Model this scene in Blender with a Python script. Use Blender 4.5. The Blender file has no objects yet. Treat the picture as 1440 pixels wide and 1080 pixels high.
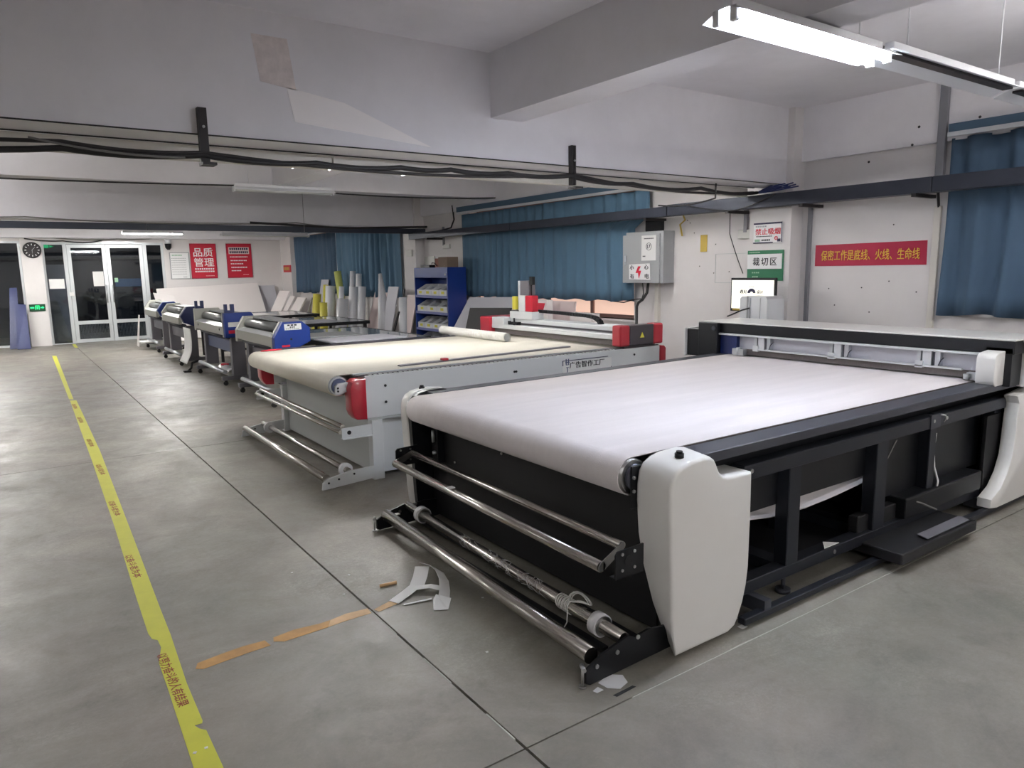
import bpy, bmesh, math, random
from mathutils import Vector, Matrix
random.seed(7)
SC = bpy.context.scene
COL = SC.collection
V = Vector

# ------------------------------------------------------------------ camera
cd = bpy.data.cameras.new('camera'); cam = bpy.data.objects.new('camera', cd); COL.objects.link(cam)
rt = V((0.8181160616, -0.574810097, -0.0167171213))
dn = V((-0.1041661138, -0.1195426634, -0.9873494682))
fw = V((0.5655400344, 0.8095078158, -0.157675507))
up = -dn; bk = -fw
cam.matrix_world = Matrix(((rt.x, up.x, bk.x, 0), (rt.y, up.y, bk.y, 0), (rt.z, up.z, bk.z, 1.7), (0, 0, 0, 1)))
cd.sensor_width = 36; cd.lens = 1017.5 / 1440 * 36; cd.clip_start = 0.05; cd.clip_end = 200
SC.camera = cam

# ------------------------------------------------------------------ world, exposure
w = bpy.data.worlds.new('night'); SC.world = w; w.use_nodes = True
w.node_tree.nodes['Background'].inputs[0].default_value = (0.012, 0.014, 0.02, 1)
w.node_tree.nodes['Background'].inputs[1].default_value = 1.0
SC.view_settings.view_transform = 'Standard'; SC.view_settings.look = 'None'
SC.view_settings.exposure = 1.9; SC.view_settings.gamma = 1.0
SC.view_settings.use_curve_mapping = False
TUBE = 36.0; TUBE_FAR = 60.0          # strength of the fluorescent tubes

# ------------------------------------------------------------------ materials
def lin(c):
    return tuple(((x / 12.92) if x <= 0.04045 else ((x + 0.055) / 1.055) ** 2.4) for x in c)
def mat(name, rgb, rough=0.5, metal=0.0, noise=0.0, scale=8.0, bump=0.0, bscale=60.0, emit=0.0, coat=0.0, stretch=None, noise2=None):
    """rgb as the sRGB base colour 0..255"""
    m = bpy.data.materials.new(name); m.use_nodes = True
    nt = m.node_tree; b = nt.nodes['Principled BSDF']
    c = lin(tuple(x / 255 for x in rgb))
    b.inputs['Base Color'].default_value = (*c, 1)
    b.inputs['Roughness'].default_value = rough; b.inputs['Metallic'].default_value = metal
    if coat: b.inputs['Coat Weight'].default_value = coat
    if noise or bump:
        tc = nt.nodes.new('ShaderNodeTexCoord'); mp = nt.nodes.new('ShaderNodeMapping')
        nt.links.new(tc.outputs['Object'], mp.inputs[0])
        if stretch: mp.inputs['Scale'].default_value = stretch
    if noise:
        n = nt.nodes.new('ShaderNodeTexNoise'); n.inputs['Scale'].default_value = scale; n.inputs['Detail'].default_value = 6
        n.inputs['Roughness'].default_value = 0.65
        nt.links.new(mp.outputs[0], n.inputs['Vector'])
        r = nt.nodes.new('ShaderNodeMapRange'); r.inputs['From Min'].default_value = 0.3; r.inputs['From Max'].default_value = 0.7
        r.inputs['To Min'].default_value = 1 - noise; r.inputs['To Max'].default_value = 1 + noise * .6
        nt.links.new(n.outputs['Fac'], r.inputs['Value'])
        mx = nt.nodes.new('ShaderNodeMix'); mx.data_type = 'RGBA'; mx.blend_type = 'MULTIPLY'; mx.inputs[0].default_value = 1
        mx.inputs[6].default_value = (*c, 1); nt.links.new(r.outputs[0], mx.inputs[7]); nt.links.new(mx.outputs[2], b.inputs['Base Color'])
    if bump:
        n2 = nt.nodes.new('ShaderNodeTexNoise'); n2.inputs['Scale'].default_value = bscale; n2.inputs['Detail'].default_value = 4
        nt.links.new(mp.outputs[0], n2.inputs['Vector'])
        bp = nt.nodes.new('ShaderNodeBump'); bp.inputs['Strength'].default_value = bump; bp.inputs['Distance'].default_value = 0.01
        nt.links.new(n2.outputs['Fac'], bp.inputs['Height']); nt.links.new(bp.outputs[0], b.inputs['Normal'])
    if emit:
        b.inputs['Emission Color'].default_value = (*c, 1); b.inputs['Emission Strength'].default_value = emit
    return m

def floor_material():
    m = bpy.data.materials.new('polished_concrete'); m.use_nodes = True
    nt = m.node_tree; b = nt.nodes['Principled BSDF']; N = nt.nodes.new; L = nt.links.new
    tc = N('ShaderNodeTexCoord'); geo = N('ShaderNodeNewGeometry')
    def noise(scale, detail=6, rough=.6, stretch=(1, 1, 1), dist=0.0):
        mp = N('ShaderNodeMapping'); mp.inputs['Scale'].default_value = stretch; L(geo.outputs['Position'], mp.inputs[0])
        n = N('ShaderNodeTexNoise'); n.inputs['Scale'].default_value = scale; n.inputs['Detail'].default_value = detail
        n.inputs['Roughness'].default_value = rough; n.inputs['Distortion'].default_value = dist; L(mp.outputs[0], n.inputs['Vector']); return n.outputs['Fac']
    def rng(src, a, b_, c, d):
        r = N('ShaderNodeMapRange'); r.inputs['From Min'].default_value = a; r.inputs['From Max'].default_value = b_
        r.inputs['To Min'].default_value = c; r.inputs['To Max'].default_value = d; L(src, r.inputs['Value']); return r.outputs[0]
    def mul(a, c):
        x = N('ShaderNodeMath'); x.operation = 'MULTIPLY'; L(a, x.inputs[0]); L(c, x.inputs[1]); return x.outputs[0]
    big = rng(noise(.8, 5, .65, dist=1.5), .3, .7, .70, 1.16)
    mid = rng(noise(3.5, 7, .7, dist=.6), .3, .7, .86, 1.10)
    fine = rng(noise(60, 5, .8), .3, .7, .93, 1.06)
    scr = rng(noise(30, 8, .85, (1.0, 2.2, 1), 2.0), .55, .72, 1.0, 1.22)       # scuff streaks
    scr2 = rng(noise(5, 9, .85, (1.6, 1.0, 1), 3.0), .55, .72, 1.0, 1.20)
    col = mul(mul(mul(big, mid), fine), mul(scr, scr2))
    def add1(a, k):
        x = N('ShaderNodeMath'); x.operation = 'MULTIPLY_ADD'; L(a, x.inputs[0]); x.inputs[1].default_value = k; x.inputs[2].default_value = 1; return x.outputs[0]
    scuff = mul(rng(noise(.85, 3, .6, dist=.8), .50, .64, 0, 1), rng(noise(38, 9, .85, (1, 1.3, 1), 1.2), .46, .66, 0, 1))
    stain = mul(rng(noise(1.3, 5, .7, dist=1.4), .56, .70, 0, 1), rng(noise(11, 6, .7), .35, .6, 0, 1))
    col = mul(mul(col, add1(scuff, .5)), add1(stain, -.28))
    mx = N('ShaderNodeMix'); mx.data_type = 'RGBA'; mx.blend_type = 'MULTIPLY'; mx.inputs[0].default_value = 1
    hue = N('ShaderNodeMix'); hue.data_type = 'RGBA'; L(rng(noise(.5, 3), .35, .65, 0, 1), hue.inputs[0])
    hue.inputs[6].default_value = (*lin((130/255, 128/255, 118/255)), 1); hue.inputs[7].default_value = (*lin((136/255, 129/255, 121/255)), 1)
    L(hue.outputs[2], mx.inputs[6]); L(col, mx.inputs[7]); L(mx.outputs[2], b.inputs['Base Color'])
    ro = mul(rng(noise(2.2, 7, .75, dist=.8), .3, .7, .34, .62), rng(noise(24, 8, .85, (1, 1.8, 1), 1.5), .35, .7, .8, 1.3))
    L(ro, b.inputs['Roughness'])
    b.inputs['Specular IOR Level'].default_value = .6
    bp = N('ShaderNodeBump'); bp.inputs['Strength'].default_value = .18; bp.inputs['Distance'].default_value = .004
    L(noise(40, 6, .8, (1, 1, 1)), bp.inputs['Height']); L(bp.outputs[0], b.inputs['Normal'])
    return m

def glass_material(name, tint, alpha_mix, rough=.03):
    m = bpy.data.materials.new(name); m.use_nodes = True
    nt = m.node_tree; nt.nodes.clear(); N = nt.nodes.new; L = nt.links.new
    o = N('ShaderNodeOutputMaterial'); t = N('ShaderNodeBsdfTransparent'); t.inputs[0].default_value = (*tint, 1)
    g = N('ShaderNodeBsdfGlossy'); g.inputs['Roughness'].default_value = rough; g.inputs[0].default_value = (.9, .93, .95, 1)
    f = N('ShaderNodeFresnel'); f.inputs[0].default_value = 1.5; a = N('ShaderNodeMath'); a.operation = 'ADD'; a.inputs[1].default_value = alpha_mix
    a.use_clamp = True
    L(f.outputs[0], a.inputs[0]); x = N('ShaderNodeMixShader'); L(a.outputs[0], x.inputs[0]); L(t.outputs[0], x.inputs[1]); L(g.outputs[0], x.inputs[2])
    L(x.outputs[0], o.inputs[0]); return m

def brushed(name, rgb, rough, axis_stretch):
    return mat(name, rgb, rough, 1.0, noise=.12, scale=30, stretch=axis_stretch)

M = dict(
 floor=floor_material(),
 joint=mat('joint_dark', (38, 38, 36), .9), filler=mat('joint_filler', (178, 176, 168), .8),
 wall=mat('painted_plaster', (224, 220, 219), .75, noise=.05, scale=1.2, bump=.12, bscale=18),
 ceil=mat('ceiling_paint', (234, 232, 236), .85, noise=.09, scale=.9, bump=.15, bscale=12),
 patch=mat('ceiling_patch', (250, 246, 246), .85), damp=mat('damp_stain', (228, 218, 216), .85, noise=.15, scale=14),
 trunk=mat('pvc_trunking', (214, 210, 202), .5), trunk_grey=mat('grey_conduit', (132, 132, 138), .5),
 tray=mat('slate_cable_tray', (58, 62, 74), .45, .3, noise=.1, scale=5),
 iron=mat('dark_angle_iron', (58, 55, 56), .5, .4), cable=mat('black_cable', (36, 34, 36), .55), cable_g=mat('grey_cable', (120, 118, 116), .6),
 white_metal=mat('white_enamel', (232, 233, 236), .35), tube=mat('fluorescent_tube', (232, 241, 255), .3, emit=TUBE), tube_far=mat('bare_fluorescent_tube', (252, 250, 247), .3, emit=TUBE_FAR), tube_bright=mat('strong_fluorescent_tube', (252, 250, 246), .3, emit=120.0), tube_soft=mat('weak_fluorescent_tube', (252, 250, 247), .3, emit=24.0),  # tube strengths differ only to balance the brightness
 tube_off=mat('unlit_tube', (226, 226, 224), .25), refl=mat('lamp_reflector', (238, 240, 244), .35),
 felt=mat('white_felt_belt', (226, 220, 221), .85, noise=.07, scale=2.2, bump=.35, bscale=220, stretch=(.35, 3, 1)),
 felt_cream=mat('cream_felt_belt', (222, 217, 203), .85, noise=.05, scale=3, bump=.3, bscale=220, stretch=(.4, 2, 1)),
 cap=mat('white_plastic_cap', (226, 225, 222), .38, coat=.15),
 black=mat('black_powder_coat', (19, 21, 26), .42, .2), black2=mat('matt_black_sheet', (14, 14, 18), .6), dgrey=mat('dark_grey_rail', (72, 74, 83), .42, .4),
 dbar=mat('dark_steel_tube', (40, 43, 51), .4, .4), brown=mat('brown_edge_strip', (74, 66, 62), .6),
 chrome=brushed('polished_steel_roller', (200, 196, 190), .22, (1, .05, 1)), alu=mat('aluminium', (200, 204, 208), .32, .85), alu_w=mat('pale_aluminium', (214, 217, 220), .4, .4),
 steel=mat('bright_screw', (190, 190, 190), .3, 1.0), film=mat('cling_film', (216, 216, 219), .25), felt_grey=mat('grey_brush_skirt', (104, 98, 96), .8, noise=.15, scale=60, stretch=(1, 4, .3)),
 mwhite=mat('machine_white_paint', (212, 215, 216), .42), mgrey=mat('machine_grey_paint', (186, 190, 188), .5), red=mat('red_plastic_cap', (182, 34, 52), .3, coat=.3),
 mdark=mat('charcoal_cover', (66, 62, 68), .4), lam_grey=mat('laminator_grey', (176, 176, 168), .4, .25), lam_leg=mat('laminator_leg_grey', (112, 110, 116), .5, .2),
 blue=mat('laminator_blue', (8, 48, 128), .45), navy=mat('dark_blue_panel', (26, 40, 92), .4), slate=mat('slate_blue_bar', (84, 92, 122), .45),
 rubber=mat('silicone_roller_grey', (96, 98, 98), .28), cab=mat('cabinet_blue', (22, 54, 132), .4), shelf=mat('shelf_edge_violet', (112, 120, 176), .45),
 bin=mat('white_parts_bin', (212, 214, 216), .5), yel=mat('yellow_label', (214, 205, 70), .6), card=mat('brown_cardboard', (128, 110, 96), .8), card2=mat('rust_cardboard', (140, 96, 84), .8),
 curtain=mat('blue_curtain', (84, 116, 140), .8, noise=.08, scale=3, stretch=(1, 1, .3)), curtain2=mat('slate_blue_curtain', (74, 98, 122), .8, noise=.08, scale=3, stretch=(1, 1, .3)),
 pelmet=mat('dark_blue_pelmet', (72, 96, 118), .8), 
 tape_ink=mat('faded_red_ink', (150, 62, 44), .6), paper=mat('white_paper', (228, 228, 226), .6), board=mat('white_foam_board', (236, 230, 228), .55), board_g=mat('grey_board', (196, 196, 204), .6), board_p=mat('pale_pink_board', (226, 208, 206), .6),
 red_sign=mat('red_poster', (196, 32, 56), .5), magenta=mat('crimson_banner', (176, 24, 64), .55), gold=mat('gold_lettering', (232, 190, 70), .5), green=mat('green_sign', (30, 112, 74), .5),
 ink=mat('black_ink', (24, 26, 32), .6), redink=mat('red_ink', (214, 30, 60), .6), white=mat('white_print', (236, 236, 236), .6), navyink=mat('navy_ink', (50, 48, 80), .6), pale_green=mat('pale_green_print', (150, 190, 160), .6),
 ledgreen=mat('exit_sign_green', (40, 220, 130), .5, emit=.35), exitbase=mat('exit_sign_panel', (14, 70, 44), .4),
 screen=mat('lit_screen', (250, 246, 232), .4, emit=.28), yellow=mat('yellow_roll', (226, 216, 96), .45), ygreen=mat('yellow_green_roll', (206, 212, 120), .45),
 roll_w=mat('white_vinyl_roll', (242, 243, 247), .35), roll_g=mat('grey_vinyl_roll', (226, 227, 232), .3), glassy=mat('grey_table_glass', (150, 156, 158), .12, .0, coat=.5),
 doorglass=glass_material('door_glass', (.62, .66, .7), .03), clearglass=glass_material('window_glass', (.8, .8, .8), .02, .1),
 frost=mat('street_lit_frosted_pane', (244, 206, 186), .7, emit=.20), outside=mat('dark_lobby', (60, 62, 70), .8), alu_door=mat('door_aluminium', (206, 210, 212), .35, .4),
 ebox=mat('electric_box_grey', (164, 166, 168), .45, .1), tape_y=mat('yellow_floor_tape', (202, 202, 58), .5, noise=.06, scale=9), tape_o=mat('worn_orange_tape', (186, 140, 78), .6, noise=.3, scale=6),
 tape_t=mat('pale_orange_tape', (204, 168, 124), .6, noise=.2, scale=8), wood=mat('wood_dowel', (216, 176, 130), .6), tubecard=mat('ribbed_white_tube', (228, 226, 220), .6, bump=.5, bscale=60), caster=mat('caster_black', (26, 26, 28), .5),
 bluesheet=mat('blue_plastic_sheet', (14, 30, 88), .4), ochre=mat('ochre_tape', (198, 170, 80), .6), greysock=mat('socket_grey', (206, 206, 200), .5), warmpaint=mat('pane_mullion', (150, 120, 112), .6),
 blue_box=mat('header_blue', (40, 110, 160), .4, emit=.06), clockface=mat('clock_dark_face', (44, 38, 40), .4),
)

# ------------------------------------------------------------------ mesh builder
class MB:
    def __init__(s): s.bm = bmesh.new()
    def box(s, x0, x1, y0, y1, z0, z1, bev=0.0, seg=2, rz=0.0, tf=None):
        vs = [s.bm.verts.new((x, y, z)) for x in (x0, x1) for y in (y0, y1) for z in (z0, z1)]
        fs = [s.bm.faces.new([vs[i] for i in q]) for q in ((0, 1, 3, 2), (4, 6, 7, 5), (0, 4, 5, 1), (2, 3, 7, 6), (0, 2, 6, 4), (1, 5, 7, 3))]
        if bev:
            es = list({e for f in fs for e in f.edges})
            r = bmesh.ops.bevel(s.bm, geom=es, offset=bev, segments=seg, affect='EDGES', profile=.5)
            vs = list({v for f in r['faces'] for v in f.verts} | {v for v in vs if v.is_valid})
        if rz:
            c = V(((x0 + x1) / 2, (y0 + y1) / 2, 0)); bmesh.ops.rotate(s.bm, verts=vs, cent=c, matrix=Matrix.Rotation(rz, 3, 'Z'))
        if tf:
            for v in vs: v.co = tf @ v.co
        return s
    def cyl(s, p0, p1, r, n=16, r1=None, caps=True):
        p0 = V(p0); p1 = V(p1); r1 = r if r1 is None else r1
        d = (p1 - p0).normalized(); a = d.orthogonal().normalized(); b = d.cross(a)
        A = []; B = []
        for i in range(n):
            t = 2 * math.pi * i / n; o = a * math.cos(t) + b * math.sin(t)
            A.append(s.bm.verts.new(p0 + o * r)); B.append(s.bm.verts.new(p1 + o * r1))
        for i in range(n):
            f = s.bm.faces.new((A[i], A[(i + 1) % n], B[(i + 1) % n], B[i])); f.smooth = True
        if caps: s.bm.faces.new(A[::-1]); s.bm.faces.new(B)
        return s
    def tube(s, pts, r, n=8, closed=False):
        pts = [V(p) for p in pts]; rings = []; prev = None
        for i, p in enumerate(pts):
            if closed: d = (pts[(i + 1) % len(pts)] - pts[i - 1])
            else: d = (pts[min(i + 1, len(pts) - 1)] - pts[max(i - 1, 0)])
            d = d.normalized()
            a = d.orthogonal().normalized() if prev is None else (prev - d * prev.dot(d)).normalized()
            prev = a; b = d.cross(a)
            rings.append([s.bm.verts.new(p + (a * math.cos(2 * math.pi * k / n) + b * math.sin(2 * math.pi * k / n)) * r) for k in range(n)])
        m = len(rings)
        for i in range(m if closed else m - 1):
            A, B = rings[i], rings[(i + 1) % m]
            for k in range(n):
                f = s.bm.faces.new((A[k], A[(k + 1) % n], B[(k + 1) % n], B[k])); f.smooth = True
        if not closed: s.bm.faces.new(rings[0][::-1]); s.bm.faces.new(rings[-1])
        return s
    def prism(s, poly, axis, a, b, poly2=None, bev=0.0, seg=2):
        """poly = list of 2-D points; axis 'y': (x,z); 'x': (y,z); 'z': (x,y). extruded a..b, second outline optional"""
        def P(q, t): return {'y': (q[0], t, q[1]), 'x': (t, q[0], q[1]), 'z': (q[0], q[1], t)}[axis]
        A = [s.bm.verts.new(P(q, a)) for q in poly]; B = [s.bm.verts.new(P(q, b)) for q in (poly2 or poly)]
        f0 = s.bm.faces.new(A[::-1]); f1 = s.bm.faces.new(B); n = len(A)
        fs = [s.bm.faces.new((A[i], A[(i + 1) % n], B[(i + 1) % n], B[i])) for i in range(n)]
        bmesh.ops.recalc_face_normals(s.bm, faces=[f0, f1] + fs)
        if bev: bmesh.ops.bevel(s.bm, geom=list(set(f0.edges) | set(f1.edges)), offset=bev, segments=seg, affect='EDGES', profile=.5)
        return s
    def grid(s, P, nu, nv, smooth=True, closeu=False):
        g = [[s.bm.verts.new(P(i / (nu if closeu else nu - 1), j / (nv - 1))) for j in range(nv)] for i in range(nu)]
        for i in range(nu if closeu else nu - 1):
            for j in range(nv - 1):
                k = (i + 1) % nu
                f = s.bm.faces.new((g[i][j], g[k][j], g[k][j + 1], g[i][j + 1])); f.smooth = smooth
        return s
    def sheet(s, pts, th):
        """polygon given as 3-D points, given a thickness along its normal"""
        pts = [V(p) for p in pts]; n = (pts[1] - pts[0]).cross(pts[2] - pts[0]).normalized() * th
        A = [s.bm.verts.new(p) for p in pts]; B = [s.bm.verts.new(p + n) for p in pts]; m = len(A)
        s.bm.faces.new(A[::-1]); s.bm.faces.new(B)
        for i in range(m): s.bm.faces.new((A[i], A[(i + 1) % m], B[(i + 1) % m], B[i]))
        return s
    def build(s, name, m, parent=None, solid=0.0, smooth=None):
        if not solid: bmesh.ops.recalc_face_normals(s.bm, faces=s.bm.faces[:])
        if smooth:
            for f in s.bm.faces: f.smooth = True
        me = bpy.data.meshes.new(name); 
        o = bpy.data.objects.new(name, me); COL.objects.link(o)
        if parent is None:
            xs = [v.co for v in s.bm.verts]
            c = V(((min(v.x for v in xs) + max(v.x for v in xs)) / 2, (min(v.y for v in xs) + max(v.y for v in xs)) / 2, min(v.z for v in xs)))
            o.location = c
        else:
            o.parent = parent; c = V((0, 0, 0)); p = parent
            while p: c = c + p.location; p = p.parent
        bmesh.ops.translate(s.bm, verts=s.bm.verts[:], vec=-c)
        s.bm.to_mesh(me); s.bm.free(); me.materials.append(M[m] if isinstance(m, str) else m)
        if smooth:
            try: me.set_sharp_from_angle(angle=math.radians(smooth if smooth is not True else 40))
            except Exception: pass
        if solid:
            md = o.modifiers.new('thickness', 'SOLIDIFY'); md.thickness = solid; md.offset = 0
        return o

def tag(o, label, cat, group=None):
    o['label'] = label; o['category'] = cat
    if group: o['group'] = group
    return o
def thing(name, loc, label, cat, group=None):
    o = bpy.data.objects.new(name, None); o.empty_display_size = .1; o.location = loc; COL.objects.link(o)
    return tag(o, label, cat, group)
def struct(o): o['kind'] = 'structure'; return o
def B(*a, **k): return MB().box(*a, **k)
def copy_tree(o, parent=None):
    c = o.copy(); COL.objects.link(c)
    if parent: c.parent = parent
    for ch in list(o.children): copy_tree(ch, c)
    return c

# Lettering: the default font's glyphs turned into thin solid meshes
def lettering(s, centre, right, upv, w_, h_, m, parent, bold=.012, depth=.002, name='lettering', spacing=1.0):
    cu = bpy.data.curves.new('glyphs', 'FONT'); cu.body = s; cu.align_x = 'CENTER'; cu.align_y = 'CENTER'; cu.offset = bold
    cu.extrude = .01; cu.resolution_u = 3; cu.space_character = spacing
    t = bpy.data.objects.new('glyphs', cu); COL.objects.link(t)
    dg = bpy.context.evaluated_depsgraph_get(); dg.update()
    me = bpy.data.meshes.new_from_object(t.evaluated_get(dg)); bpy.data.objects.remove(t)
    xs = [v.co.x for v in me.vertices]; ys = [v.co.y for v in me.vertices]
    if not xs: return None
    cx = (min(xs) + max(xs)) / 2; cy = (min(ys) + max(ys)) / 2; sx = w_ / (max(xs) - min(xs)); sy = (h_ / (max(ys) - min(ys))) if h_ else sx
    R = V(right).normalized(); U = V(upv).normalized(); Nn = R.cross(U)
    c = V((0, 0, 0)); p = parent
    while p: c = c + p.location; p = p.parent
    for v in me.vertices:
        v.co = V(centre) - c + R * ((v.co.x - cx) * sx) + U * ((v.co.y - cy) * sy) + Nn * (v.co.z / .01 * depth)
    me.materials.clear(); me.materials.append(M[m])
    o = bpy.data.objects.new(name, me); COL.objects.link(o); o.parent = parent
    return o
def lines(rows, centre_fn, m, parent, name='small_print'):
    """rows of illegible small print as little blocks; rows = (u0,u1,v,h,n); centre_fn(u0,u1,v0,v1)->box args"""
    mb = MB()
    for (u0, u1, v, h, n) in rows:
        st = (u1 - u0) / n
        for i in range(n): mb.box(*centre_fn(u0 + i * st, u0 + i * st + st * .72, v - h / 2, v + h / 2))
    o = mb.build(name, m, parent); o['kind'] = 'stuff'; return o

# ================================================================== SETTING
XW = 7.0; YD = 21.4; XL = -9.0; YB = -6.0; ZC = 3.27
# floor slabs with open joints
fl = struct(B(XL, XW + .3, YB, 25, -.12, -.025).build('floor', 'joint'))
xs = [XL, -4.2, 1.372, XW + .3]; ys = [YB, 1.915, 7.55, 13.2, 18.85, 25]
for i in range(3):
    for j in range(5):
        g = .005 if i else .003
        B(xs[i] + (.006 if i else 0), xs[i + 1] - .006, ys[j] + .0035, ys[j + 1] - .0035, -.024, 0).build('slab', 'floor', fl)
mb = MB()
random.seed(3)
yy = -1.0
while yy < 3.2:
    ln = random.uniform(.1, .4)
    mb.box(1.3675, 1.374 - random.random() * .003, yy, yy + ln, -.024, -.001); yy += ln + random.uniform(.05, .3)
for xx0, xx1 in ((1.9, 4.6), (-1.0, .1)): mb.box(xx0, xx1, 1.912, 1.918, -.024, -.001)
mb.build('joint_filler', 'filler', fl)

# ceiling slab and beams
ce = struct(B(XL, XW + .3, YB, YD + .3, ZC, ZC + .15).build('ceiling', 'ceil'))
struct(B(XL, XW, 4.7, 5.02, 2.51, ZC).build('trim_1', 'ceil'))                 # deep beam over the machines
struct(B(XL, XW, 10.35, 10.65, 2.86, ZC).build('trim_2', 'ceil'))
struct(B(XL, XW, 13.05, 13.5, 2.55, ZC).build('trim_3', 'ceil'))
struct(B(3.13, 3.42, YB, 4.7, 2.81, ZC).build('trim_4', 'ceil'))               # cross beam
struct(B(3.24, 3.52, 5.02, 10.35, 2.87, ZC).build('trim_5', 'ceil'))
struct(B(XL, XW, -.6, -.2, 2.6, ZC).build('trim_6', 'ceil'))
struct(B(XW - .06, XW, YB, YD, 2.74, ZC).build('trim_7', 'ceil'))              # edge beam over the windows
struct(B(-2.6, -2.3, YB, 4.7, 2.81, ZC).build('trim_8', 'ceil'))
struct(B(XL, XW, 20.9, YD, 2.62, ZC).build('trim_9', 'ceil'))
# brighter patch and damp stain on the deep beam's face
tag(MB().sheet([(1.60, 4.697, 2.845), (1.98, 4.697, 2.79), (2.62, 4.697, 2.56), (1.64, 4.697, 2.64)], .003).build('pale_patch', 'patch'), 'brighter patch on the big ceiling beam face', 'paint patch')
tag(MB().sheet([(1.40, 4.697, 3.13), (1.62, 4.697, 3.13), (1.66, 4.697, 2.83), (1.44, 4.697, 2.86)], .002).build('damp_stain', 'damp'), 'brownish damp stain left of the bright patch on the ceiling beam', 'stain')

# window wall with three openings
def wall_with_openings(name, x0, x1, ya, yb, opens, z0, z1, m='wall'):
    mb = MB(); y = ya
    for (a, b, z0) in opens:
        mb.box(x0, x1, y, a, 0, ZC); mb.box(x0, x1, a, b, 0, z0); mb.box(x0, x1, a, b, z1, ZC); y = b
    mb.box(x0, x1, y, yb, 0, ZC)
    return struct(mb.build(name, m))
OPEN = [(-.8, 2.95, 1.24), (7.10, 11.25, .98), (14.15, 20.35, 1.16)]
wall_with_openings('wall_right', XW, XW + .3, YB, YD + .3, OPEN, .98, 2.72)
struct(B(XL - .2, XL, YB, YD + .3, 0, ZC).build('wall_left', 'wall'))
struct(B(XL, XW, YB - .2, YB, 0, ZC).build('wall_near', 'wall'))
struct(MB().box(3.68, XW, YD, YD + .2, 0, ZC).box(.93, 3.68, YD, YD + .2, 2.53, ZC).box(.5, .93, YD - .18, YD + .2, 0, ZC).box(XL, .5, YD, YD + .2, 2.55, ZC).build('wall_back', 'wall'))
for i, (a, b, zs) in enumerate(OPEN):
    wn = bpy.data.objects.new('window_%d' % (i + 1), None); wn.location = (XW + .2, (a + b) / 2, zs); COL.objects.link(wn); struct(wn)
    n = 4; st = (b - a) / n
    fr = MB().box(7.16, 7.22, a, b, zs, zs + .05).box(7.16, 7.22, a, b, 2.67, 2.72)
    for k in range(n + 1):
        y = a + k * st; fr.box(7.15, 7.23, max(a, y - .03), min(b, y + .03), zs, 2.72)
    fr.build('window_frame', 'warmpaint', wn)
    for k in range(n): B(7.18, 7.19, a + k * st + .03, a + (k + 1) * st - .03, zs + .05, 2.67).build('pane', 'frost', wn)
    B(XW - .03, 7.16, a - .02, b + .02, zs - .03, zs).build('window_sill', 'wall', wn)
# pillars on the window wall
for n_, (a, b) in enumerate(((4.62, 5.13), (12.98, 13.5), (20.52, 21.4))):
    struct(B(6.8, XW, a, b, 0, ZC).build('trim_%d' % (10 + n_), 'wall'))
for k, (a, b) in enumerate(((YB, 4.62), (5.13, 12.98), (13.5, 20.52))):
    struct(B(XW - .015, XW, a, b, 0, .1).build('baseboard_right' if k == 0 else 'baseboard_right', 'lam_grey'))
# faint plaster board seams left of the red banner
struct(MB().box(XW - .004, XW, 5.2, 5.75, 1.49, 1.495).box(XW - .004, XW, 5.745, 5.75, 1.49, 1.83).box(XW - .004, XW, 5.2, 5.75, 1.825, 1.83).build('trim_13', 'mgrey'))

# ---- entrance: pillar clock wall, doors, side lights
def glazed(name, x0, x1, y, z0, z1, fr, bars=(), louvre=None, m='alu_door', y2=None):
    o = bpy.data.objects.new(name, None); o.location = ((x0 + x1) / 2, y, z0); COL.objects.link(o); struct(o)
    mb = MB().box(x0, x0 + fr, y - .03, y + .03, z0, z1).box(x1 - fr, x1, y - .03, y + .03, z0, z1).box(x0 + fr, x1 - fr, y - .03, y + .03, z1 - fr, z1).box(x0 + fr, x1 - fr, y - .03, y + .03, z0, z0 + fr)
    for (a, b) in bars: mb.box(x0 + fr, x1 - fr, y - .028, y + .028, a, b)
    mb.build('door_frame', m, o)
    B(x0 + fr, x1 - fr, y - .004, y + .004, z0 + fr, z1 - fr).build('pane', 'doorglass', o)
    if louvre:
        a, b = louvre; n = int((x1 - x0 - 2 * fr) / .035)
        for k in range(n):
            x = x0 + fr + .02 + k * .035
            B(x, x + .012, y + .012, y + .03, a, b).build('slat', 'ebox', o)
    return o
struct(MB().box(.93, 3.68, YD + .02, YD + .1, 2.49, 2.53).box(.93, .97, YD + .02, YD + .1, 0, 2.49).box(3.64, 3.68, YD + .02, YD + .1, 0, 2.49)
       .box(1.40, 1.46, YD + .02, YD + .1, 0, 2.49).box(3.18, 3.25, YD + .02, YD + .1, 0, 2.49).build('trim_14', 'alu_door'))
glazed('window_4', .97, 1.40, YD + .06, 0, 2.49, .02)
d1 = glazed('door_1', 1.465, 2.32, YD + .06, .01, 2.48, .085, [(.47, .56)], (.1, .46))
d2 = glazed('door_2', 2.33, 3.175, YD + .06, .01, 2.48, .085, [(.47, .56)], (.1, .46))
glazed('window_5', 3.25, 3.64, YD + .06, 0, 2.49, .02)
for d, x in ((d1, 2.26), (d2, 2.40)):
    MB().cyl((x, YD, 1.0), (x, YD, 1.45), .014, 8).cyl((x, YD, 1.02), (x, YD + .05, 1.02), .01, 6).cyl((x, YD, 1.43), (x, YD + .05, 1.43), .01, 6).build('door_handle', 'alu', d)
B(2.25, 3.0, YD - .02, YD + .02, 2.50, 2.56).build('door_closer', 'alu_door', d2)
glazed('window_6', -4.0, .5, YD + .06, 0, 2.55, .05)
glazed('window_7', -9.0, -4.0, YD + .06, 0, 2.55, .05)
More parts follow.
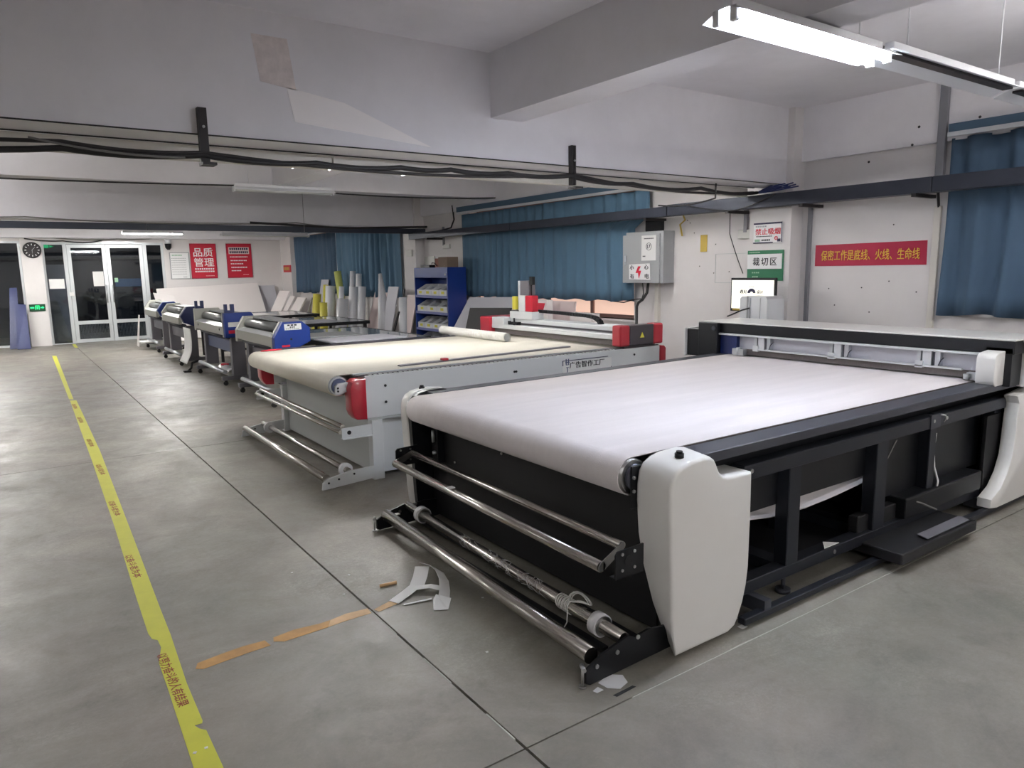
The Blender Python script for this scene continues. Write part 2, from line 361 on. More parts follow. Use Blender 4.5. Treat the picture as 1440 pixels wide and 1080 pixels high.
# lobby outside the doors
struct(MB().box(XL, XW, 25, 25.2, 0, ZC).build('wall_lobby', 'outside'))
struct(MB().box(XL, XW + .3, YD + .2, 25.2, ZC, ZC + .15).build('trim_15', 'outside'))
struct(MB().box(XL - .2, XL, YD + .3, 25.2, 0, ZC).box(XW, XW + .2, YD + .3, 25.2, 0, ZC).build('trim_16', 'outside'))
k = thing('lobby_blue_box', (3.0, 23.2, 0), 'added dark box with a blue header, for the blue strip on right door leaf', 'blue_box')  # box added in the lobby to carry the blue strip on the glass
B(2.65, 3.3, 23.0, 23.5, 0, 1.38, .02).build('body', 'outside', k); B(2.65, 3.3, 22.97, 23.0, 1.38, 1.6, .01).build('header', 'blue_box', k)
tag(B(1.05, 1.45, 22.6, 22.65, 0, 2.0).build('grey_board', 'board_g'), 'tall grey panel standing behind left side glass of entrance', 'panel')
tag(MB().sheet([(1.12, 22.2, 0), (1.42, 22.2, 0), (1.2, 22.55, 1.05), (1.05, 22.55, 1.05)], .02).build('leaning_board', 'lam_grey'), 'narrow board leaning in the lobby behind left side glass', 'board')

# ================================================================== CEILING SERVICES
# white trunking under the deep beam
t = thing('cable_trunking', (0, 5.06, 2.42), 'long white plastic trunking running under the big ceiling beam', 'trunking')
for a, b in ((-9, -2.0), (-1.99, 2.0), (2.01, 6.6)): B(a, b, 5.02, 5.10, 2.41, 2.50, .004, 1).build('trunking_length', 'trunk', t)
for y_, z_, lab in ((4.694, 2.512, 'thin dark cable along the lower front edge of the big ceiling beam'), (5.015, 2.505, 'thin dark cable along the lower rear edge of the big ceiling beam')):
    tag(MB().cyl((-9, y_, z_), (6.7, y_, z_), .0045, 5).build('thin_cable', 'cable'), lab, 'cable')
def hang(name, pts, r, m, label, cat='cable', n=10, group=None):
    P = []
    pts = [V(p) for p in pts]
    for i in range(len(pts) - 1):
        a, b = pts[i], pts[i + 1]; sag = min(.03 * (b - a).length, .06)
        for q in range(n):
            u = q / n; p = a.lerp(b, u); p.z -= 4 * sag * u * (1 - u); P.append(p)
    P.append(pts[-1])
    return tag(MB().tube(P, r, 6).build(name, m), label, cat, group)
hang('cable_bundle', [(-4, 4.72, 2.40), (-1.2, 4.68, 2.37), (.35, 4.66, 2.375), (1.06, 4.66, 2.39), (1.75, 4.66, 2.39), (2.35, 4.66, 2.40), (2.75, 4.66, 2.41), (3.25, 4.66, 2.415), (3.85, 4.66, 2.43), (4.6, 4.7, 2.41), (5.6, 4.8, 2.43), (6.6, 4.9, 2.44)], .017, 'cable', 'thick black cable bundle looping under the big ceiling beam')
hang('cable_bundle', [(-4, 4.72, 2.42), (.35, 4.66, 2.41), (1.06, 4.66, 2.405), (3.92, 4.66, 2.44), (6.6, 4.95, 2.45)], .011, 'iron', 'dark straight cable carried above the looping black cable bundle')
hang('hanging_wire', [(.2, 4.6, 2.41), (.95, 4.6, 2.36)], .006, 'cable_g', 'thin grey wire sagging below the beam left of the first bracket')
for (x, lab) in ((1.075, 'dark angle iron bracket on ceiling beam above the laminators'), (3.90, 'dark angle iron bracket on ceiling beam above blue curtain')):
    b = thing('cable_bracket', (x, 4.66, 2.32), lab, 'bracket', )
    if x < 2: MB().box(x - .025, x + .025, 4.655, 4.698, 2.33, 2.66).build('upright', 'iron', b)
    else: MB().box(x - .022, x - .004, 4.655, 4.698, 2.36, 2.67).box(x + .004, x + .022, 4.655, 4.698, 2.36, 2.67).build('upright', 'iron', b)
    MB().box(x - .03, x + .05, 4.60, 4.698, 2.33, 2.345).build('foot', 'iron', b)
    MB().cyl((x, 4.65, 2.55), (x, 4.64, 2.55), .008, 8).build('bolt', 'steel', b)
# slate tray along the window wall, then across the room
t = thing('cable_tray', (6.7, 8, 2.29), 'long slate grey metal cable tray running along the window wall', 'cable tray')
for a, b in ((-5, -.5), (-.49, 3.16), (3.17, 6.2), (6.21, 9.5), (9.51, 12.95)):
    B(6.64, 6.79, a, b, 2.29, 2.405 if a > 4 else 2.42, .003, 1).build('tray_section', 'tray', t)
for y in (3.3, 4.4, 5.3, 6.55, 12.2): B(6.62, 6.985, y - .02, y + .02, 2.26, 2.29).build('support_arm', 'iron', t)
t = thing('cable_tray', (-1, 12.9, 2.39), 'slate cable tray crossing the room in front of the far wall', 'cable tray')
for a, b in ((-9, -3), (-2.99, 2), (2.01, 6.99)): B(a, b, 12.9, 12.975, 2.40, 2.50, .003, 1).build('tray_section', 'tray', t)
hang('black_pipe', [(3.6, 12.85, 2.545), (7.0, 12.85, 2.535)], .02, 'cable', 'black pipe lying along the top of the crossing cable tray', 'pipe', n=2)
hang('thin_cable', [(-5, 12.86, 2.54), (.4, 12.86, 2.56), (4.4, 12.86, 2.56), (6.5, 12.86, 2.53)], .010, 'cable_g', 'thin grey cable above the crossing tray near far wall')
hang('thin_cable', [(-5, 10.33, 2.87), (3.0, 10.33, 2.87), (6.95, 10.33, 2.87), (6.96, 10.9, 2.86)], .010, 'cable', 'black cable clipped along lower edge of second ceiling beam', n=6)
tag(MB().tube([(6.94, 11.75, 2.86), (6.94, 11.7, 2.6), (6.93, 11.8, 2.46), (6.9, 12.1, 2.43), (6.85, 12.6, 2.40)], .014, 6).build('drop_cable', 'cable'), 'black cable dropping to the tray left of large curtain', 'cable')
tag(MB().cyl((3.6, 10.2, 2.25), (3.6, 10.2, 2.86), .004, 4).build('pull_cord', 'cable_g'), 'thin pull cord hanging from second ceiling beam', 'cord')
hang('loose_wires', [(5.6, 4.62, 2.45), (6.3, 5.2, 2.40), (6.6, 6.3, 2.42)], .009, 'cable', 'loose black wires looping onto wall tray near grey electric box')
hang('loose_wires', [(6.6, 5.9, 2.40), (6.62, 5.2, 2.28), (6.62, 4.7, 2.41)], .006, 'cable', 'thin wire loop sagging below the tray left of no smoking sign')
mb = MB()
for i in range(7):
    a = i * .12; mb.tube([(6.6, 5.0 - .01 * i, 2.43), (6.62, 4.75, 2.44 + .01 * i), (6.60, 4.42 + .03 * i, 2.46 + .02 * (i % 3))], .007, 5)
tag(mb.build('cable_tangle', 'navy'), 'tangle of dark blue cable ends on the tray above pillar signs', 'cable')
# vertical conduits on the window wall
for (y, z0, z1, r, m, lab) in ((4.52, 1.0, 2.3, .018, 'trunk_grey', 'grey vertical conduit on right side of signed pillar'),
                          (5.32, 2.06, 2.34, .02, 'trunk_grey', 'short grey conduit dropping to socket left of pillar'),
                          (12.18, 2.15, 2.5, .016, 'trunk_grey', 'short conduit above the socket over blue cabinet')):
    tag(B(XW - .035, XW, y - r, y + r, z0, z1).build('conduit', m), lab, 'conduit')
tag(B(XW - .03, XW, 3.225, 3.285, 1.0, 2.19, .003, 1).build('conduit', 'trunk'), 'pale flat trunking on wall right of red banner', 'conduit')
tag(B(6.90, 6.95, 3.20, 3.27, 2.42, 3.27, .003, 1).build('conduit', 'trunk_grey'), 'grey strut rising from tray to ceiling left of right curtain', 'conduit')
tag(MB().tube([(6.9, 3.24, 2.42), (6.93, 3.24, 2.3), (6.98, 3.25, 2.18)], .012, 6).build('drop_cable', 'cable'), 'short black cable entering the flat trunking right of banner', 'cable')
hang('drop_cable', [(6.9, 5.48, 2.36), (6.93, 5.50, 2.05), (6.93, 5.30, 1.60)], .005, 'cable', 'thin black cable hanging down the wall behind lit monitor')
tag(B(XW - .03, XW, 5.25, 5.42, 1.99, 2.09, .004, 1).build('wall_socket', 'greysock'), 'wide double socket on wall left of signed pillar', 'socket')
tag(B(XW - .03, XW, 11.95, 12.2, 2.09, 2.17, .004, 1).build('wall_socket', 'greysock'), 'wall socket above the cardboard box on blue cabinet', 'socket')
tag(B(6.77, 6.8, 13.1, 13.34, 1.97, 2.10, .004, 1).build('wall_socket', 'greysock'), 'upper white socket box on the middle pillar', 'socket')
tag(B(6.97, XW, 12.55, 12.95, 1.76, 1.96, .004, 1).build('wall_switch', 'greysock'), 'white switch panel right of the middle pillar behind cabinet', 'switch')
tag(B(XW - .006, XW, 5.88, 5.98, 1.86, 2.06).build('tape_strip', 'ochre'), 'ochre tape strip stuck on wall right of electric box', 'tape')
tag(MB().tube([(6.97, 6.25, 2.33), (6.96, 6.20, 2.25), (6.95, 6.27, 2.2), (6.96, 6.24, 2.06)], .012, 6).build('cord_loop', 'ochre'), 'tan cord loop hanging on wall right of electric box', 'cord')
mb = MB(); random.seed(11)
for i in range(26):
    y = random.uniform(3.4, 6.2); z = random.uniform(1.2, 2.25)
    if 3.3 < y < 4.5 and 1.64 < z < 1.93: continue
    mb.cyl((XW - .001, y, z), (XW - .004, y, z), .007, 6)
for y, z in ((3.5, 2.75), (3.9, 2.65), (2.95, 2.9), (2.7, 3.0), (3.45, 2.9)): mb.cyl((XW - .061, y, z), (XW - .065, y, z), .012, 6)
pl = tag(mb.build('wall_plugs', 'iron'), 'small dark screw holes scattered over the wall around red banner', 'screw holes'); pl['kind'] = 'stuff'

# ---- lamps
def lamp(x, y, z, lit, label, ln=1.22, group=None, bare=False, tm=None):
    o = thing('fluorescent_lamp', (x + ln / 2, y, z), label, 'lamp', group)
    B(x + .02, x + ln - .02, y - .025, y + .025, z + .05, z + .10, .004, 1).build('batten', 'white_metal', o)
    if not bare: MB().prism([(y - .115, z + .015), (y - .03, z + .052), (y + .03, z + .052), (y + .115, z + .015), (y + .112, z + .022), (y + .032, z + .060), (y - .032, z + .060), (y - .112, z + .022)], 'x', x, x + ln).build('reflector', 'refl', o)
    if tm == 'empty': B(x + .05, x + ln - .05, y - .028, y + .028, z + .036, z + .05).build('batten_shadow', 'iron', o)  # dark strip stands in for the shadowed slot under the batten
    for dy in (() if tm == 'empty' else (-.045, .045)):
        MB().cyl((x + .03, y + dy, z + .012), (x + ln - .03, y + dy, z + .012), .013, 10).build('lamp_tube', (tm or ('tube_far' if (bare or y > 10) else 'tube')) if lit else 'tube_off', o)
        for ex in (x + .012, x + ln - .012):
            B(ex - .012, ex + .012, y + dy - .018, y + dy + .018, z - .008, z + .055, .003, 1).build('lamp_holder', 'white_metal', o)
    for hx in (x + .2, x + ln - .2): MB().cyl((hx, y, z + .1), (hx, y, ZC), .004, 6).build('hanger', 'white_metal', o)
    return o
lamp(2.58, 2.11, 2.70, True, 'large lit twin tube lamp nearest the camera, top right of picture')
lamp(3.86, 2.11, 2.72, False, 'empty reflector lamp without tubes hanging end to end right of the lit near lamp', 1.5, tm='empty')
lamp(5.40, 2.11, 2.72, False, 'empty reflector lamp nearest the window wall', 1.22, tm='empty')
lamp(2.67, 10.2, 2.78, False, 'unlit twin tube lamp fixed along the second ceiling beam', 1.38)
lamp(2.43, 7.12, 2.70, True, 'lit twin tube lamp peeping below the black cables under the deep beam', tm='tube_far')
lamp(4.7, 6.35, 2.93, True, 'unseen twin tube lamp added above the deep beam to light the cream belt', tm='tube_soft')  # unseen lamp, added to brighten the cream belt
lamp(2.30, 18.0, 2.58, True, 'lit tube lamp glowing above the entrance doors', tm='tube_bright')
lamp(-1.15, 18.2, 2.58, True, 'lit tube lamp at far left above the glass wall', tm='tube_bright')
lamp(4.35, 18.0, 2.56, False, 'long unlit lamp above the red posters near far wall', 2.1)
for (x, y, z, tm, lab) in ((-5.4, 2.11, 2.70, 'tube_soft', 'left of the nearest lit lamp, over the aisle'), (-1.5, 8.8, 2.80, 'tube_soft', 'left of the second bay over the aisle'),
        (-1.7, 11.8, 2.80, 'tube_soft', 'over the aisle before the crossing tray'), (-1.8, 15.2, 2.80, 'tube_soft', 'over the aisle beyond the crossing tray'), (-5.0, 6.8, 2.8, 'tube_soft', 'far left in the second bay'), (-5.2, 11.8, 2.8, 'tube_soft', 'far left in the third bay'),
        (-5.5, 17.5, 2.8, 'tube_soft', 'far left near the glass wall'), (-1.2, -2.6, 2.9, 'tube_far', 'behind the camera over the aisle'), (4.3, -3.6, 2.75, 'tube_far', 'behind the camera near the window wall'), (4.6, .95, 2.85, 'tube_soft', 'right of the camera near the right curtain')):
    lamp(x, y, z, True, 'unseen bare ceiling lamp added for brightness, ' + lab, bare=True, tm=tm)  # unseen lamps added for brightness; glare and bright floor suggest two of them
# conduit feeding the near lamps
tag(B(3.82, 6.7, 2.18, 2.21, 2.80, 2.83).build('conduit', 'iron'), 'dark conduit running behind the near ceiling lamps to the wall', 'conduit')

# ================================================================== CURTAINS
def curtain(name, y0, y1, z0, z1, label, m, waves, x=6.93, amp=.032, seed=0, group=None, skew=0.0, flare=0.0):
    rr = random.Random(seed); ph = [rr.uniform(0, 6.28) for _ in range(4)]
    nu = max(24, int(waves * 9)); 
    def P(u, v):
        y0_ = y0 - (flare * min(1, max(0, (v - .68) / .1)))
        uu = u + .006 * math.sin(v * 5 + ph[0]) * (1 - v)
        y = y0_ + (y1 - y0_) * uu + skew * (1 - v) * (1 - u)
        z = z0 + (z1 - z0) * v + (.012 * math.sin(u * waves * 3 + ph[1]) if v == 0 else 0)
        a = amp * (.75 + .5 * math.sin(u * 7 + ph[2])) * (1.1 - .35 * v)
        xx = x + a * math.sin(u * waves * 2 * math.pi + ph[3] + .8 * math.sin(v * 2.2 + u * 9)) + .3 * a * math.sin(u * waves * 4.6 * math.pi)
        return (xx, y, z)
    o = MB().grid(P, nu, 10).build(name, m, None, solid=.004)
    return tag(o, label, 'curtain', group)
curtain('curtain', 8.84, 11.42, 1.215, 2.665, 'wide blue curtain behind the white cutter, left half of its window', 'curtain', 12, seed=1)
curtain('curtain', 7.02, 8.98, 1.235, 2.665, 'wide blue curtain beside grey electric box, right half of its window', 'curtain', 8, seed=2, amp=.028, x=6.90, flare=.26)
curtain('curtain', 1.2, 3.16, 1.225, 2.755, 'dark blue curtain at right edge of the picture', 'curtain2', 7, seed=3, amp=.04, skew=.08)
curtain('curtain', -1.2, 1.19, 1.225, 2.755, 'second dark blue curtain out beyond right picture edge', 'curtain2', 8, seed=8)
curtain('curtain', 17.47, 20.5, 1.14, 2.665, 'narrow blue curtain in the far corner behind yellow rolls', 'curtain2', 10, seed=4, amp=.06)
curtain('curtain', 13.85, 17.27, 1.12, 2.665, 'pleated blue curtain between the far corner and middle pillar', 'curtain', 12, seed=5, amp=.075, x=6.90)
tag(B(6.93, 6.99, 17.30, 17.44, 1.0, 2.7).build('window_post', 'white_metal'), 'pale window post showing between the two far corner curtains', 'post')
def pelmet(y0, y1, z0, z1, label, bulge=False):
    o = thing('curtain_pelmet', (6.93, (y0 + y1) / 2, z0), label, 'pelmet')
    B(6.86, 6.94, y0, y1, z0, z1, .003, 1).build('pelmet_box', 'pelmet', o)
    B(6.845, 6.86, y0, y1, z0 - .03, z0 + .008).build('curtain_rail', 'alu_w', o)
pelmet(6.72, 11.48, 2.70, 2.80, 'blue pelmet with pale rail above the wide blue curtains')
pelmet(-1.3, 3.16, 2.79, 2.87, 'dark blue pelmet above the curtain at right edge')
pelmet(13.8, 20.55, 2.70, 2.80, 'blue pelmet above the far corner curtains')

# ================================================================== SIGNS
RX, UZ = (0, -1, 0), (0, 0, 1)          # facing -X
def onx(x):  # small print on a -X facing sign : u runs to the viewer's right (-y)
    return lambda u0, u1, v0, v1: (x - .002, x, -u1, -u0, v0, v1)
def ony(y):
    return lambda u0, u1, v0, v1: (u0, u1, y - .002, y, v0, v1)
s = thing('banner', (6.99, 3.89, 1.67), 'long crimson banner with gold Chinese lettering on wall right of pillar', 'banner')
MB().sheet([(6.995, 4.451, 1.67), (6.995, 4.451, 1.885), (6.995, 3.333, 1.892), (6.995, 3.328, 1.67)], .004).build('banner_sheet', 'magenta', s)
lettering('保密工作是底线、火线、生命线', (6.989, 3.885, 1.776), RX, UZ, .99, .105, 'gold', s, .002)
s = thing('no_smoking_sign', (6.79, 4.89, 1.92), 'white no smoking sign with red characters, upper sign on pillar', 'sign')
B(6.785, 6.80, 4.716, 5.066, 1.922, 2.139).build('plate', 'white', s)
MB().box(6.782, 6.786, 4.716, 5.066, 2.122, 2.139).box(6.782, 6.786, 4.82, 5.066, 1.922, 1.934).box(6.782, 6.786, 4.712, 4.72, 1.93, 2.139).build('border', 'navyink', s)
lettering('禁止吸烟', (6.784, 4.887, 2.045), RX, UZ, .31, .068, 'redink', s, .008)
lines([(-5.03, -4.83, 1.995, .01, 12), (-4.96, -4.85, 1.955, .016, 5)], onx(6.785), 'ink', s)
lines([(-5.04, -4.90, 2.10, .016, 6)], onx(6.785), 'ebox', s)
MB().box(6.781, 6.784, 4.985, 5.045, 1.94, 1.965).build('badge', 'pale_green', s)
MB().box(6.781, 6.784, 4.727, 4.765, 1.935, 1.965).build('picture_block', 'navyink', s)
MB().tube([(6.782, 4.78 + .017 * math.cos(t), 1.972 + .017 * math.sin(t)) for t in [i * .5236 for i in range(12)]], .004, 5, True).box(6.780, 6.784, 4.768, 4.792, 1.970, 1.975).build('no_smoking_symbol', 'redink', s)
s = thing('area_sign', (6.79, 4.91, 1.52), 'green and white cutting area sign, lower sign on pillar above monitor', 'sign')
B(6.785, 6.80, 4.688, 5.133, 1.523, 1.848).build('plate', 'green', s)
B(6.782, 6.786, 4.70, 5.133, 1.65, 1.808).build('white_band', 'white', s)
lettering('裁切区', (6.781, 4.91, 1.728), RX, UZ, .30, .088, 'ink', s, .004, spacing=1.35)
lines([(-5.11, -4.97, 1.828, .012, 9)], onx(6.785), 'pale_green', s)
lines([(-5.07, -4.97, 1.61, .014, 4), (-5.065, -4.985, 1.565, .014, 3)], onx(6.785), 'pale_green', s)

def poster_y(name, x0, x1, z0, z1, m, label, y=21.39, frame=None):
    s = thing(name, ((x0 + x1) / 2, y, z0), label, 'poster')
    B(x0, x1, y - .012, y, z0, z1).build('poster_sheet', m, s)
    if frame: MB().box(x0, x0 + .02, y - .018, y, z0, z1).box(x1 - .02, x1, y - .018, y, z0, z1).box(x0, x1, y - .018, y, z0, z0 + .02).box(x0, x1, y - .018, y, z1 - .02, z1).build('poster_frame', frame, s)
    return s
s = poster_y('red_poster', 4.33, 5.005, 1.57, 2.515, 'red_sign', 'red quality management poster with large white characters on far wall', frame='magenta')
lettering('品质', (4.665, 21.376, 2.28), (1, 0, 0), UZ, .50, .24, 'white', s, .008)
lettering('管理', (4.675, 21.376, 2.01), (1, 0, 0), UZ, .52, .24, 'white', s, .008)
lines([(4.43, 4.94, 1.83, .04, 9), (4.43, 4.94, 1.76, .04, 10)], ony(21.377), 'white', s)
lines([(4.70, 4.93, 1.64, .015, 9)], ony(21.377), 'board_p', s)
s = poster_y('red_poster', 5.28, 5.965, 1.57, 2.52, 'red_sign', 'red poster with white heading box and five bullet lines', frame='magenta')
B(5.34, 5.90, 21.374, 21.379, 2.23, 2.42).build('heading_box', 'board_p', s)
lines([(5.37, 5.88, 2.37, .06, 9), (5.37, 5.88, 2.28, .06, 10)], ony(21.374), 'navyink', s)
lines([(5.37, 5.86, 2.15, .03, 12), (5.38, 5.83, 2.05, .03, 10), (5.38, 5.73, 1.96, .03, 7), (5.39, 5.83, 1.86, .035, 10), (5.39, 5.66, 1.77, .03, 6), (5.70, 5.86, 1.66, .012, 8)], ony(21.377), 'white', s)
s = poster_y('notice', 3.81, 4.30, 1.565, 2.28, 'white', 'white printed notice left of the red quality poster', frame='ebox')
lines([(3.87, 4.13, 2.2, .03, 7)], ony(21.377), 'pale_green', s)
lines([(3.85, 4.22, 2.12 - i * .06, .014, 12) for i in range(8)] + [(4.12, 4.22, 1.62, .02, 3)], ony(21.377), 'ebox', s)
s = thing('wall_plaque', (6.98, 20.95, 1.66), 'small red plaque left of the far corner curtain', 'plaque')
B(6.78, 6.80, 20.53, 21.15, 1.70, 1.90).build('plate', 'red_sign', s)
lines([(-21.08, -20.62, 1.80, .09, 5)], onx(6.78), 'ochre', s)
# clock
s = thing('wall_clock', (.735, 21.2, 2.2), 'round dark wall clock on the white pillar left of the doors', 'clock')
MB().cyl((.735, 21.215, 2.33), (.735, 21.175, 2.33), .185, 32).build('case', 'clockface', s)
MB().tube([(.735 + .18 * math.cos(t), 21.175, 2.33 + .18 * math.sin(t)) for t in [i * math.pi / 16 for i in range(32)]], .012, 6, True).build('rim', 'black', s)
for k in range(12):
    t = k * math.pi / 6
    mk = MB().box(-.008, .008, 0, .006, -.018, .018); mk.bm.transform(Matrix.Translation((.735 + .135 * math.sin(t), 21.166, 2.33 + .135 * math.cos(t))) @ Matrix.Rotation(t, 4, 'Y'))
    mk.build('hour_mark', 'white', s)
MB().sheet([(.735, 21.165, 2.325), (.80, 21.165, 2.40), (.795, 21.165, 2.405), (.73, 21.165, 2.335)], .004).sheet([(.73, 21.16, 2.33), (.735, 21.16, 2.21), (.74, 21.16, 2.33)], .004).build('clock_hand', 'ebox', s)
# exit signs
s = thing('exit_sign', (.70, 21.2, .84), 'green running man exit sign low on the white pillar', 'exit sign')
B(.54, .87, 21.19, 21.22, .86, 1.03, .004, 1).build('plate', 'exitbase', s)
MB().box(.56, .64, 21.184, 21.19, .93, .965).box(.66, .675, 21.184, 21.19, .90, 1.0).box(.735, .75, 21.184, 21.19, .90, 1.0).box(.66, .75, 21.184, 21.19, .985, 1.0).box(.69, .72, 21.184, 21.19, .91, .97).box(.77, .82, 21.184, 21.19, .935, .96).prism([(.81, .915), (.85, .947), (.81, .98)], 'y', 21.184, 21.19).build('symbols', 'ledgreen', s)
s = thing('exit_sign', (1.06, 22.3, 2.3), 'glowing green exit sign hanging beyond the left side glass', 'exit sign')
B(.97, 1.3, 22.4, 22.42, 2.40, 2.52).build('plate', 'exitbase', s)
MB().box(1.0, 1.14, 22.39, 22.4, 2.42, 2.50).prism([(1.16, 2.43), (1.25, 2.46), (1.16, 2.49)], 'y', 22.39, 22.4).build('symbols', 'ledgreen', s)
tag(B(1.02, 1.345, YD + .04, YD + .05, 1.39, 1.63).build('paper_notice', 'paper'), 'white landscape paper on the left side glass', 'notice')
tag(B(1.98, 2.22, YD + .015, YD + .025, 1.43, 1.80).build('paper_notice', 'paper'), 'white portrait paper taped on the left door leaf', 'notice')
tag(B(1.42, 1.52, YD - .005, YD + .02, 1.20, 1.29).build('door_label', 'paper'), 'small square white sticker on frame of the left door', 'sticker')
tag(B(2.46, 2.54, YD + .02, YD + .03, 1.52, 1.63).build('door_label', 'pale_green'), 'small green sticker on the right door leaf', 'sticker')
# dome camera
s = thing('security_camera', (3.76, 21.2, 2.4), 'white dome security camera on wall right of doors', 'camera')
MB().cyl((3.78, 21.4, 2.62), (3.78, 21.25, 2.62), .03, 10).cyl((3.78, 21.25, 2.62), (3.78, 21.25, 2.50), .07, 14).build('mount', 'white_metal', s)
MB().cyl((3.78, 21.25, 2.50), (3.78, 21.25, 2.40), .085, 14, .075).cyl((3.78, 21.25, 2.40), (3.78, 21.25, 2.34), .075, 14, .03).build('dome', 'black', s)
hang('tangled_wires', [(.6, 21.1, 2.60), (1.4, 21.3, 2.56), (2.0, 21.3, 2.53), (2.3, 21.3, 2.60)], .015, 'cable', 'loose black wires above the entrance doors')
hang('tangled_wires', [(3.9, 21.35, 2.72), (5.3, 21.35, 2.75), (6.0, 21.35, 2.74)], .012, 'cable', 'thin wires drooping above the red posters')
hang('tangled_wires', [(1.0, 21.1, 2.65), (2.6, 21.1, 2.61), (3.6, 21.2, 2.66)], .014, 'cable_g', 'grey wires strung along the lintel over the doors')

# electric box
s = thing('electric_box', (6.8, 6.85, 1.48), 'grey metal electric box on the wall right of wide curtain', 'electric box')
B(6.80, 7.0, 6.40, 7.06, 1.485, 2.135, .004, 1).build('cabinet_body', 'ebox', s)
B(6.78, 6.80, 6.445, 7.10, 1.487, 2.10, .004, 1).build('cabinet_door', 'ebox', s)
MB().box(6.765, 6.78, 7.03, 7.05, 1.76, 1.84).box(6.765, 6.78, 7.035, 7.045, 1.72, 1.75).build('latch', 'alu', s)
nn = B(6.776, 6.78, 6.50, 6.755, 1.77, 2.085).build('number_card', 'paper', s)
MB().tube([(6.774, 6.625 + .045 * math.cos(t), 1.945 + .045 * math.sin(t)) for t in [i * math.pi / 10 for i in range(20)]], .003, 5, True).build('ring', 'ink', nn)
lettering('17', (6.774, 6.625, 1.945), RX, UZ, .055, .05, 'ink', nn, .01)
lines([(-6.71, -6.54, 2.045, .012, 9), (-6.73, -6.68, 1.825, .014, 3)], onx(6.776), 'ink', nn)
ws = MB().sheet([(6.772, 6.97, 1.725), (6.772, 6.60, 1.735), (6.772, 6.585, 1.525), (6.772, 6.965, 1.535)][::-1], .004).build('warning_plate', 'white', s)
for ch, y, z in (('小', 6.915, 1.685), ('心', 6.655, 1.69), ('有', 6.91, 1.572), ('电', 6.645, 1.575)):
    lettering(ch, (6.766, y, z), RX, UZ, .07, .062, 'ink', ws, .008)
MB().prism([(6.80, 1.70), (6.755, 1.70), (6.79, 1.645), (6.745, 1.645), (6.785, 1.545), (6.80, 1.615), (6.845, 1.615)][::-1], 'x', 6.764, 6.770).build('lightning_symbol', 'redink', ws)
tag(MB().tube([(6.85, 6.80, 1.485), (6.86, 6.79, 1.35), (6.84, 6.80, 1.28), (6.86, 6.95, 1.27), (6.9, 7.2, 1.22), (6.92, 7.45, 1.23)], .008, 6).build('drop_cable', 'cable'), 'thin black cable curling left below the electric box', 'cable')
tag(MB().tube([(6.85, 6.70, 1.485), (6.84, 6.71, 1.36), (6.80, 6.75, 1.27), (6.70, 6.72, 1.24), (6.5, 6.55, 1.2), (6.4, 6.45, .95), (6.38, 6.42, .4)], .018, 8).build('drop_cable', 'cable'), 'thick black cable dropping from electric box to the floor', 'cable')
tag(B(6.95, 7.0, 6.62, 6.68, .9, 1.48).build('conduit', 'trunk'), 'narrow white trunking directly below the electric box', 'conduit')
tag(B(6.97, 7.0, 6.58, 6.88, 2.14, 2.29).build('window_gap_board', 'black'), 'dark board on the wall above the electric box', 'board')

# ================================================================== MACHINE 1 : big white-belt cutter
m1 = thing('conveyor_cutting_machine', (3.8, 3.3, 0), 'large flatbed conveyor cutting machine with black frame and white felt belt, nearest', 'machine')
# belt
R1, cx, cz = .085, 2.178, .795
prof = [(5.95, .88)] + [(2.6 + i * .55, .88) for i in range(5, -1, -1)]
prof += [(cx + R1 * math.cos(t), cz + R1 * math.sin(t)) for t in [math.pi / 2 + i * math.pi / 12 for i in range(13)]]
prof += [(2.36, .705), (2.5, .60), (2.7, .485), (2.95, .42), (3.2, .385), (3.5, .372), (3.8, .385), (4.1, .41), (4.5, .46), (5.0, .56), (5.5, .68), (5.95, .75)]
def FY(x): return 4.205 + (x - 2.1) * .032
def Pb(u, v):
    i = round(u * (len(prof) - 1)); return (prof[i][0], 2.215 + (FY(prof[i][0]) - 2.215) * v, prof[i][1])
bl = MB().grid(Pb, len(prof), 5).build('conveyor_belt', 'felt', m1, solid=.006)
rl = MB().cyl((cx, 2.200, cz), (cx, 4.235, cz), .077, 28).build('front_roller', 'steel', m1)
for yy in (2.195, 4.24):
    MB().cyl((cx, yy - .012, cz), (cx, yy + .012, cz), .058, 24).build('roller_end_plate', 'dgrey', rl)
MB().box(2.14, 2.32, 2.176, 2.186, .66, .85, .002, 1).build('bearing_plate', 'black', m1)
for (x, z) in ((2.17, .80), (2.17, .74), (2.2, .70), (2.22, .79)): MB().cyl((x - .02, 2.176, z), (x - .02, 2.168, z), .008, 8).build('screw', 'steel', m1)
# side rails
B(2.30, 5.95, 2.045, 2.185, .835, .884, .004, 1).build('side_rail', 'dgrey', m1)
B(2.32, 5.4, 2.187, 2.197, .86, .887).build('edge_strip', 'brown', m1)
MB().prism([(2.42, .48), (4.12, .48), (4.12, .30), (5.45, .30), (5.45, .66), (6.0, .66), (6.0, .835), (2.42, .835)], 'y', 2.16, 2.166).build('side_plate', 'black', m1)
MB().prism([(2.30, FY(2.3) + .01), (5.95, FY(5.95) + .01), (5.95, FY(5.95) + .12), (2.30, FY(2.3) + .12)], 'z', .835, .884).build('side_rail', 'dgrey', m1)
B(2.35, 6.0, 4.335, 4.345, .10, .835).build('side_plate', 'black', m1)
B(2.45, 6.0, 2.2, 4.3, .085, .098).build('base_shade_sheet', 'black2', m1)  # black sheet added below the belt to keep the machine's inside dark
